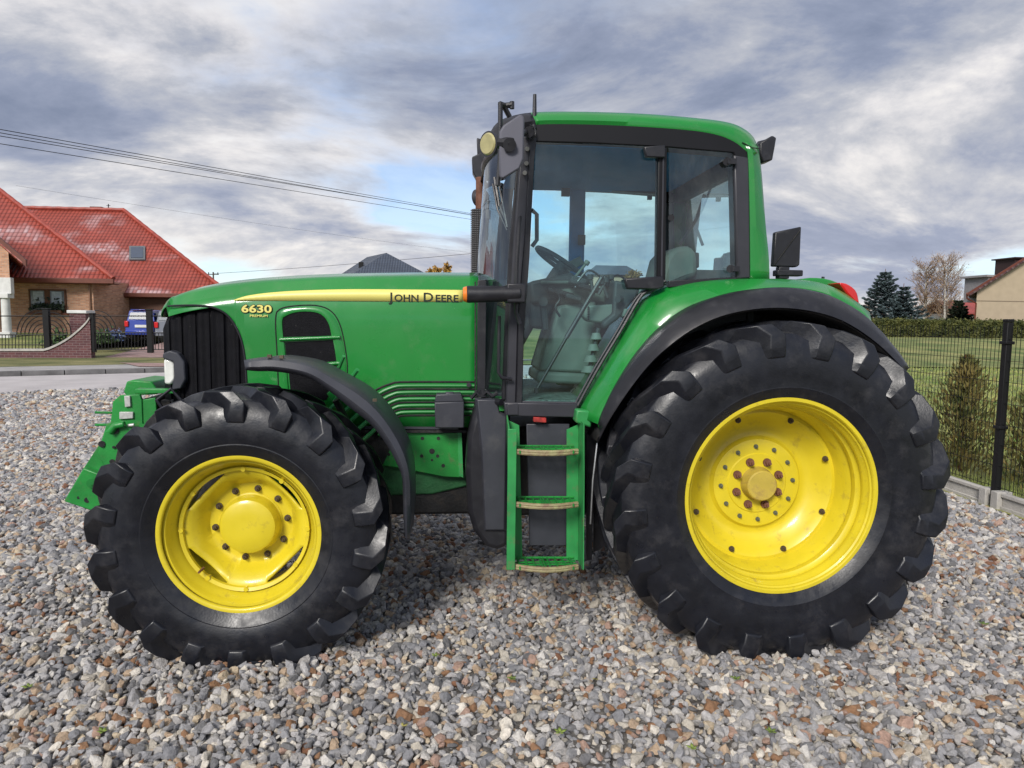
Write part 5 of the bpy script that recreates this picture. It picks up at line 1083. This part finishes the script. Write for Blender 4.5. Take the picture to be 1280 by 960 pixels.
# spruces
def spruce(px, pt, Y, w, lab, colr=((.035,.055,.06),(.10,.14,.15)), n=1.):
    p = U(px, pt, Y); h = p.z; c = Vector((p.x, Y, 0)); E = thing('spruce', lab, 'tree', 'spruces beyond the hedge'); tips = []
    m = MB(); m.tube([c, c+Vector((0,0,h))], .1, 7, rs=[.14,.02]); 
    L_ = int(20*n)
    for k in range(L_):
        z = h*(.06+.93*k/L_); R = w*(1-z/h)**.8*(.85+.3*rng.random())+.08; nb = 9 if k < L_-3 else 5
        for j in range(nb):
            a = 2*PI*(j+.5*(k%2))/nb+rng.normal()*.2; R2 = R*(.75+.4*rng.random()); dr = -.12*R2; tip = c+Vector((math.cos(a)*R2, math.sin(a)*R2, z+dr*.5+.20*R2)); st_ = c+Vector((0,0,z)); m.tube([st_, (st_+tip)/2+Vector((0,0,-.08*R2)), tip], .02, 4, rs=[.03,.02,.008]); tips.append((st_, tip, R2))
    m.build('trunk', MT['wood'], E)
    def f(i):
        s, t, R2 = tips[i % len(tips)]; k = rng.random()**.7; q = s.lerp(t, k)+Vector((0,0,-.30*R2*k*(1-k))); d = (t-s).normalized(); sd = d.cross(Vector((0,0,1))).normalized(); off = rng.normal()*.13*R2*(1.1-k)
        return q+sd*off+Vector((0,0,-abs(rng.normal())*.07)), (d+sd*(1 if off>0 else -1)*.7+Vector(rng.normal(size=3))*.35).normalized()
    leaves(int(26000*n), f, .12, leafm('spruce_needles', colr[0], colr[1], 2.5), 'foliage', E, aspect=2.4)
spruce(1107, 336, 58, 3.1, 'tall blue grey spruce right of the tail light')
spruce(1130, 354, 56, 2.7, 'smaller blue grey spruce leaning into the tall one', n=.7)
spruce(1199, 372, 60, 1.7, 'dark green conifer beside the beige house', ((.015,.025,.015),(.035,.05,.025)), n=.7)
# bare birches
def birch(px, pt, Y, w, lab, name='birch', bark=(.45,.43,.38), leafc=((.25,.13,.05),(.38,.24,.10)), nl=2600, twig=(.17,.10,.07), base=0, lsz=.06):
    p = U(px, pt, Y); h = p.z; c = Vector((p.x, Y, base)); E = thing(name, lab, 'tree', name+' trees beyond the hedge'); m = MB(); tw = MB(); ends = []
    for s in range(2 if w > 1.4 else 1):
        o = Vector((.5*s-.2, .3*s, 0)); lean = Vector((rng.normal()*.05*h, 0, 0)); m.tube([c+o, c+o+lean*.5+Vector((0,0,h*.5)), c+o+lean+Vector((0,0,h*.96))], .1, 7, rs=[.13,.08,.02])
        for k in range(34):
            z = h*(.22+.72*k/34); a = k*2.4+rng.random(); st_ = c+o+lean*(z/h)+Vector((0,0,z)); L_ = w*(.45+.55*math.sin(PI*min(1, (z/h)*.95)))*(.7+.5*rng.random()); d = Vector((math.cos(a), math.sin(a), .9)).normalized(); e1_ = st_+d*L_*.8; 
            tw.tube([st_, st_+d*L_*.45, e1_], .02, 4, rs=[.028,.018,.010])
            for q in range(14):
                b0 = st_.lerp(e1_, .25+.7*rng.random()); d2 = (d*.6+Vector(rng.normal(size=3))*.45+Vector((0,0,.35))).normalized(); b1 = b0+d2*L_*.45; tw.tube([b0, (b0+b1)/2+Vector(rng.normal(size=3))*.03, b1], .009, 3, rs=[.013,.010,.006]); ends.append((b0, b1))
    m.build('trunk', mat('birch_bark', bark, .8, var=.4, scale=4), E); tw.build('branches', mat('twigs', twig, .85, var=.3, scale=2, col2=(.28,.22,.17)), E)
    leaves(nl, lambda i: ends[i % len(ends)][0].lerp(ends[i % len(ends)][1], rng.random()*1.2)+Vector(rng.normal(size=3))*.06, lsz, leafm('late_leaf', leafc[0], leafc[1], 3), 'foliage', E)
birch(1190, 320, 66, 2.2, 'taller bare birch with thin pale branches left of the beige house')
birch(1162, 329, 68, 2.1, 'shorter bare birch directly right of the spruces')
for px, pt, Y, w, lab in ((548,331,92,1.1,'small orange larch left in the gap before the cab'), (561,328,90,1.0,'taller orange larch nearest the exhaust stack'), (536,335,95,.9,'dull orange larch beside the slate roof')):
    birch(px, pt, Y, w, lab, 'larch', (.12,.08,.05), ((.36,.19,.04),(.45,.27,.06)), 4200, lsz=.16)
for px, pt, Y, w, lab in ((1075,388,75,1.6,'low reddish bush tree beyond the hedge by the tail light'), (640,300+38,85,1.3,'autumn tree seen through the windscreen'), (790,338,90,1.6,'autumn tree seen through the cab beside the far house')):
    birch(px, pt, Y, w, lab, 'autumn_tree', (.10,.07,.05), ((.16,.09,.03),(.26,.16,.05)), 3000, lsz=.14)
# ================================================================== GRAVEL
def gravel():
    pts = []
    def band(y0, y1, sp, layers, zmin, zs, s0, s1, margin=2.0):
        for l in range(layers):
            ys = np.arange(y0, y1, sp)
            for y in ys:
                hw_l = .80*y+margin; x0, x1 = -hw_l+y*.084, min(FX+.06, hw_l*.98+y*.084)
                n = int((x1-x0)/sp)
                if n <= 0: continue
                x = np.linspace(x0, x1, n)+rng.uniform(-.30, .30, n)*sp+sp*.5*((round((y-y0)/sp)+l) % 2); yy = y+rng.uniform(-.30, .30, n)*sp+l*sp*.5
                ok = (x < FX+.06) & (yy < roady(x)-.02) if True else None
                x, yy = x[ok], yy[ok]; z = zmin-.018*l+rng.random(len(x))*zs
                s = (s0+(s1-s0)*rng.random(len(x))**2.4)*.94
                big = rng.random(len(x)) < .025; s = np.where(big, s*1.4, s)
                pts.append(np.stack([x, yy, z, s], 1))
    band(1.6, 4.6, .035, 3, -.014, .022, .0125, .031)
    band(4.6, 8.0, .040, 2, -.012, .016, .017, .036)
    band(8.0, 13., .052, 2, -.008, .018, .021, .044)
    band(13., 30, .085, 1, -.006, .02, .040, .062)
    P = np.concatenate(pts)
    # keep stones out from inside the tyres
    for (cx, ya, yb, rr) in ((FC.x, 3.47, 3.86, .14), (RC.x, 3.49, 3.99, .17)):
        k = (abs(P[:,0]-cx) < rr) & (P[:,1] > ya+.03) & (P[:,1] < yb); P = P[~k]
    # tyres pushed a little gravel up around the contact patch
    for (cx, ya, yb, R) in ((FC.x, 3.44, 3.90, .42), (RC.x, 3.46, 4.02, .5)):
        d = np.sqrt(((P[:,0]-cx)/R)**2+np.maximum(0, np.maximum(ya-P[:,1], P[:,1]-yb)/.12)**2); P[:,2] += .006*np.exp(-((d-1)**2)*6)
    P[:,2] += .012*np.sin(P[:,0]*2.1+.7)*np.sin(P[:,1]*1.7)
    P[:,2] -= .012; P[:,2] += dip(P[:,0])
    me = bpy.data.meshes.new('gravel'); me.vertices.add(len(P)); me.vertices.foreach_set('co', P[:,:3].astype(np.float32).ravel())
    at = me.attributes.new('size', 'FLOAT', 'POINT'); at.data.foreach_set('value', P[:,3].astype(np.float32))
    o = bpy.data.objects.new('gravel', me); C.objects.link(o)
    tag(o, 'loose crushed grey, tan and rusty gravel covering the yard', 'gravel', kind='stuff')
    m = bpy.data.materials.new('gravel_stone'); m.use_nodes = True; nt = m.node_tree; N = nt.nodes; L = nt.links; b = N['Principled BSDF']
    oi = N.new('ShaderNodeObjectInfo'); cr = N.new('ShaderNodeValToRGB'); cr.color_ramp.interpolation = 'CONSTANT'
    cols = [(0,(.30,.31,.34)),(.13,(.40,.405,.43)),(.26,(.21,.22,.25)),(.38,(.52,.52,.52)),(.47,(.34,.34,.35)),(.58,(.44,.42,.38)),(.66,(.62,.60,.56)),(.71,(.15,.155,.17)),(.78,(.40,.31,.23)),(.845,(.25,.145,.085)),(.88,(.36,.25,.21)),(.92,(.27,.28,.31)),(.965,(.50,.43,.33)),(.985,(.20,.10,.06))]
    el = cr.color_ramp.elements; el[0].position = 0; el[0].color = cols[0][1]+(1,); el[1].position = cols[1][0]; el[1].color = cols[1][1]+(1,)
    for p_, c_ in cols[2:]: e_ = el.new(p_); e_.color = c_+(1,)
    L.new(oi.outputs['Random'], cr.inputs['Fac'])
    tc = N.new('ShaderNodeTexCoord'); nz = N.new('ShaderNodeTexNoise'); nz.noise_dimensions = '4D'; nz.inputs['Scale'].default_value = 1.6; nz.inputs['Detail'].default_value = 8; nz.inputs['Roughness'].default_value = .7
    mw = N.new('ShaderNodeMath'); mw.operation = 'MULTIPLY'; mw.inputs[1].default_value = 50; L.new(oi.outputs['Random'], mw.inputs[0]); L.new(mw.outputs[0], nz.inputs['W']); L.new(tc.outputs['Object'], nz.inputs['Vector'])
    mr = N.new('ShaderNodeMapRange'); mr.inputs['From Min'].default_value = .3; mr.inputs['From Max'].default_value = .7; mr.inputs['To Min'].default_value = .66; mr.inputs['To Max'].default_value = 1.30; L.new(nz.outputs['Fac'], mr.inputs['Value'])
    mx = N.new('ShaderNodeMix'); mx.data_type = 'RGBA'; mx.blend_type = 'MULTIPLY'; mx.inputs['Factor'].default_value = 1; L.new(cr.outputs['Color'], mx.inputs['A']); L.new(mr.outputs['Result'], mx.inputs['B']); L.new(mx.outputs['Result'], b.inputs['Base Color'])
    bp = N.new('ShaderNodeBump'); bp.inputs['Strength'].default_value = .5; bp.inputs['Distance'].default_value = .15; L.new(nz.outputs['Fac'], bp.inputs['Height']); L.new(bp.outputs['Normal'], b.inputs['Normal']); b.inputs['Roughness'].default_value = .62
    b.inputs['Specular IOR Level'].default_value = .4
    for e_ in el: c_ = e_.color; e_.color = (min(.8,c_[0]*1.20), min(.8,c_[1]*1.14), min(.8,c_[2]*1.06), 1)
    me.materials.append(m)
    ng = bpy.data.node_groups.new('stones', 'GeometryNodeTree'); ng.interface.new_socket('Geometry', in_out='INPUT', socket_type='NodeSocketGeometry'); ng.interface.new_socket('Geometry', in_out='OUTPUT', socket_type='NodeSocketGeometry')
    N = ng.nodes; L = ng.links; gi = N.new('NodeGroupInput'); go = N.new('NodeGroupOutput')
    gti = N.new('GeometryNodeGeometryToInstance')
    for k in range(12):
        ic = N.new('GeometryNodeMeshIcoSphere'); ic.inputs['Subdivisions'].default_value = 2 if k % 3 else 3; ic.inputs['Radius'].default_value = 1
        sp = N.new('GeometryNodeSetPosition'); n_ = N.new('ShaderNodeTexNoise'); n_.noise_dimensions = '4D'; n_.inputs['W'].default_value = k*7.3+1; n_.inputs['Scale'].default_value = .95; n_.inputs['Detail'].default_value = 2
        vm = N.new('ShaderNodeVectorMath'); vm.operation = 'SUBTRACT'; vm.inputs[1].default_value = (.5,.5,.5); v2 = N.new('ShaderNodeVectorMath'); v2.operation = 'SCALE'; v2.inputs['Scale'].default_value = 2.6
        L.new(n_.outputs['Color'], vm.inputs[0]); L.new(vm.outputs[0], v2.inputs[0]); L.new(ic.outputs['Mesh'], sp.inputs['Geometry']); L.new(v2.outputs[0], sp.inputs['Offset'])
        # facets: snap positions a little so the hull gets broken faces
        s2 = N.new('GeometryNodeSetPosition'); ps = N.new('GeometryNodeInputPosition'); sn = N.new('ShaderNodeVectorMath'); sn.operation = 'SNAP'; sn.inputs[1].default_value = (.55+.05*(k%3), .5, .6); L.new(ps.outputs[0], sn.inputs[0])
        mxv = N.new('ShaderNodeMix'); mxv.data_type = 'VECTOR'; mxv.inputs['Factor'].default_value = .75; L.new(ps.outputs[0], mxv.inputs[4]); L.new(sn.outputs[0], mxv.inputs[5]); L.new(sp.outputs[0], s2.inputs['Geometry']); L.new(mxv.outputs[1], s2.inputs['Position'])
        ch = N.new('GeometryNodeConvexHull'); tf = N.new('GeometryNodeTransform'); tf.inputs['Scale'].default_value = (1.0+.25*(k%2), .70+.12*(k%3), .46+.12*(k%4)); L.new(s2.outputs[0], ch.inputs[0]); L.new(ch.outputs[0], tf.inputs['Geometry'])
        sm = N.new('GeometryNodeSetMaterial'); sm.inputs['Material'].default_value = m; L.new(tf.outputs[0], sm.inputs['Geometry']); L.new(sm.outputs[0], gti.inputs[0])
    ip = N.new('GeometryNodeInstanceOnPoints'); ip.inputs['Pick Instance'].default_value = True; mp_ = N.new('GeometryNodeMeshToPoints'); L.new(gi.outputs[0], mp_.inputs['Mesh']); L.new(mp_.outputs[0], ip.inputs['Points']); L.new(gti.outputs[0], ip.inputs['Instance'])
    rr_ = N.new('FunctionNodeRandomValue'); rr_.data_type = 'INT'; rr_.inputs[4].default_value = 0; rr_.inputs[5].default_value = 11; L.new(rr_.outputs[2], ip.inputs['Instance Index'])
    rv = N.new('FunctionNodeRandomValue'); rv.data_type = 'FLOAT_VECTOR'; rv.inputs[0].default_value = (-.8,-.8,0); rv.inputs[1].default_value = (.8,.8,6.283); L.new(rv.outputs[0], ip.inputs['Rotation'])
    na = N.new('GeometryNodeInputNamedAttribute'); na.data_type = 'FLOAT'; na.inputs['Name'].default_value = 'size'; L.new(na.outputs[0], ip.inputs['Scale'])
    L.new(ip.outputs[0], go.inputs[0]); md = o.modifiers.new('stones', 'NODES'); md.node_group = ng
    print('stones', len(P))
gravel()
# fallen leaves and tiny weeds on the stones
lm = leafm('green_leaf', (.10,.17,.03), (.20,.26,.05), 20); lm2 = leafm('yellow_leaf', (.30,.27,.07), (.34,.30,.10), 20)
spots = [(544,819),(128,914),(503,908),(866,935),(613,842),(640,848),(964,914),(745,848),(1230,780),(700,915),(920,848),(36,858)]
names = ['left of the ladder in front of the rear gap','in the bottom left corner of the gravel','near the bottom edge below the ladder','near the bottom edge below the rear wheel','in front of the ladder, left one of the pair','in front of the ladder, right one of the pair','right of the one below the rear wheel','in the foreground just left of the rear tyre foot','far right beyond the rear tyre','at the bottom centre of the gravel','close in front of the rear tyre','left below the front tyre']
for (x, y), nmx in zip(spots, names):
    c = G(x, y, .016); c = G(x, y, .016+float(dip(c.x))); m = MB()
    for k in range(5 if x % 2 == 0 else 2):
        a = k*1.3+x; d = Vector((math.cos(a), math.sin(a), .25)); s = Vector((-math.sin(a), math.cos(a), 0)); L_ = .02+.012*rng.random()
        m.add([c, c+d*L_*.5+s*L_*.28, c+d*L_, c+d*L_*.5-s*L_*.28], [(0,1,2,3)])
    tag(m.build('small_weed' if x % 2 == 0 else 'fallen_leaf', lm if x % 2 == 0 else lm2, solid=.0012), ('tiny green weed ' if x % 2 == 0 else 'small yellowish leaf ')+nmx, 'weed' if x % 2 == 0 else 'leaf', 'leaves and weeds on the gravel')
# ================================================================== SKY AND LIGHT
SE, SA = math.radians(34), math.radians(205)      # sun elevation, compass direction it stands in (from +Y clockwise)
w = bpy.data.worlds.new('World'); sc.world = w; w.use_nodes = True; nt = w.node_tree; N = nt.nodes; L = nt.links
for n in list(N): N.remove(n)
out = N.new('ShaderNodeOutputWorld'); sky = N.new('ShaderNodeTexSky'); sky.sky_type = 'NISHITA'; sky.sun_disc = False; sky.sun_elevation = SE; sky.sun_rotation = SA; sky.air_density = 1.0; sky.dust_density = 0; sky.ozone_density = 6
b1 = N.new('ShaderNodeBackground'); b1.inputs['Strength'].default_value = .115; L.new(sky.outputs[0], b1.inputs['Color'])
tc = N.new('ShaderNodeTexCoord'); sx = N.new('ShaderNodeSeparateXYZ'); L.new(tc.outputs['Generated'], sx.inputs[0])
def M(op, a, bb=None, c=None):
    n = N.new('ShaderNodeMath'); n.operation = op
    for i, q in enumerate((a, bb, c)):
        if q is None: continue
        if isinstance(q, (int, float)): n.inputs[i].default_value = q
        else: L.new(q, n.inputs[i])
    return n.outputs[0]
zc = M('ADD', M('MAXIMUM', sx.outputs['Z'], 0.0), .27)
cx = N.new('ShaderNodeCombineXYZ'); L.new(M('DIVIDE', sx.outputs['X'], zc), cx.inputs['X']); L.new(M('DIVIDE', sx.outputs['Y'], zc), cx.inputs['Y'])
def NZ(scale, det, rough, loc, st=(1,1,1), dist=0.):
    mp = N.new('ShaderNodeMapping'); mp.inputs['Location'].default_value = loc; mp.inputs['Scale'].default_value = st; L.new(cx.outputs[0], mp.inputs['Vector'])
    n = N.new('ShaderNodeTexNoise'); n.inputs['Scale'].default_value = scale; n.inputs['Detail'].default_value = det; n.inputs['Roughness'].default_value = rough; n.inputs['Distortion'].default_value = dist; L.new(mp.outputs[0], n.inputs['Vector']); return n.outputs['Fac']
CLX, CLY = -13.38, 18.4
big = NZ(.55, 3, .5, (CLX, CLY, 0), (1,1.25,1), .3); med = NZ(1.2, 11, .62, (CLX+3, CLY, 2), (1,1.3,1), .35); fin = NZ(3.4, 8, .58, (7, 2, 1), (1,1.2,1), .2)
# cover: where the blue shows through
cov = N.new('ShaderNodeMapRange'); L.new(M('ADD', M('MULTIPLY', big, .62), M('MULTIPLY', med, .38)), cov.inputs['Value']); cov.inputs['From Min'].default_value = .37; cov.inputs['From Max'].default_value = .50; cov.interpolation_type = 'SMOOTHSTEP'
# thickness of the cloud: bright edges, grey bellies
thk = M('ADD', M('ADD', M('MULTIPLY', med, .62), M('MULTIPLY', fin, .20)), M('MULTIPLY', big, .18))
cr = N.new('ShaderNodeValToRGB'); el = cr.color_ramp.elements
el[0].position = .38; el[0].color = (1.0,.96,.90,1); el[1].position = .64; el[1].color = (.17,.21,.31,1)
e_ = el.new(.45); e_.color = (.68,.67,.69,1); e_ = el.new(.50); e_.color = (.44,.46,.52,1); e_ = el.new(.56); e_.color = (.27,.31,.42,1)
L.new(thk, cr.inputs['Fac'])
# low sky: warmer and brighter between the streets of cloud
hz_ = N.new('ShaderNodeMapRange'); L.new(sx.outputs['Z'], hz_.inputs['Value']); hz_.inputs['From Min'].default_value = .0; hz_.inputs['From Max'].default_value = .30; hz_.inputs['To Min'].default_value = .62; hz_.inputs['To Max'].default_value = 0
mx = N.new('ShaderNodeMix'); mx.data_type = 'RGBA'; L.new(hz_.outputs[0], mx.inputs['Factor']); L.new(cr.outputs[0], mx.inputs['A'])
cr2 = N.new('ShaderNodeValToRGB'); L.new(med, cr2.inputs['Fac']); cr2.color_ramp.elements[0].position = .40; cr2.color_ramp.elements[0].color = (.98,.93,.86,1); cr2.color_ramp.elements[1].position = .60; cr2.color_ramp.elements[1].color = (.44,.47,.58,1); L.new(cr2.outputs[0], mx.inputs['B'])
b2 = N.new('ShaderNodeBackground'); b2.inputs['Strength'].default_value = .88; L.new(mx.outputs['Result'], b2.inputs['Color'])
ms = N.new('ShaderNodeMixShader'); cf = M('MAXIMUM', cov.outputs[0], .30); L.new(cf, ms.inputs[0]); L.new(b1.outputs[0], ms.inputs[1]); L.new(b2.outputs[0], ms.inputs[2]); L.new(ms.outputs[0], out.inputs['Surface'])
sd = bpy.data.lights.new('sun', 'SUN'); sd.energy = 2.8; sd.angle = math.radians(17); sd.color = (1,.95,.88); so = bpy.data.objects.new('sun', sd); C.objects.link(so)
sdir = Vector((math.sin(SA)*math.cos(SE), math.cos(SA)*math.cos(SE), math.sin(SE))); so.rotation_euler = sdir.to_track_quat('Z', 'Y').to_euler(); so.location = sdir*30
# ------------------------------------------------------------------ origins of things at their base
bpy.context.view_layer.update()
def down(o):
    for c in o.children: yield c; yield from down(c)
for o in [o for o in sc.objects if o.type == 'EMPTY' and o.parent is None and o.location.length < 1e-6]:
    ms_ = [c for c in down(o) if c.type == 'MESH']
    if not ms_: continue
    P = [c.matrix_world @ Vector(b) for c in ms_ for b in c.bound_box]
    base = Vector(((min(p.x for p in P)+max(p.x for p in P))/2, (min(p.y for p in P)+max(p.y for p in P))/2, max(-.03, min(p.z for p in P))))
    if o.name == 'tractor': base = Vector((.35, CL, 0))
    o.location = base
    for c in o.children: c.location = c.location-base
sc.view_settings.view_transform = 'Standard'; sc.view_settings.look = 'None'; sc.view_settings.gamma = 1; sc.view_settings.exposure = 0.36
sc.cycles.max_bounces = 8; sc.cycles.transparent_max_bounces = 16; sc.cycles.use_denoising = True
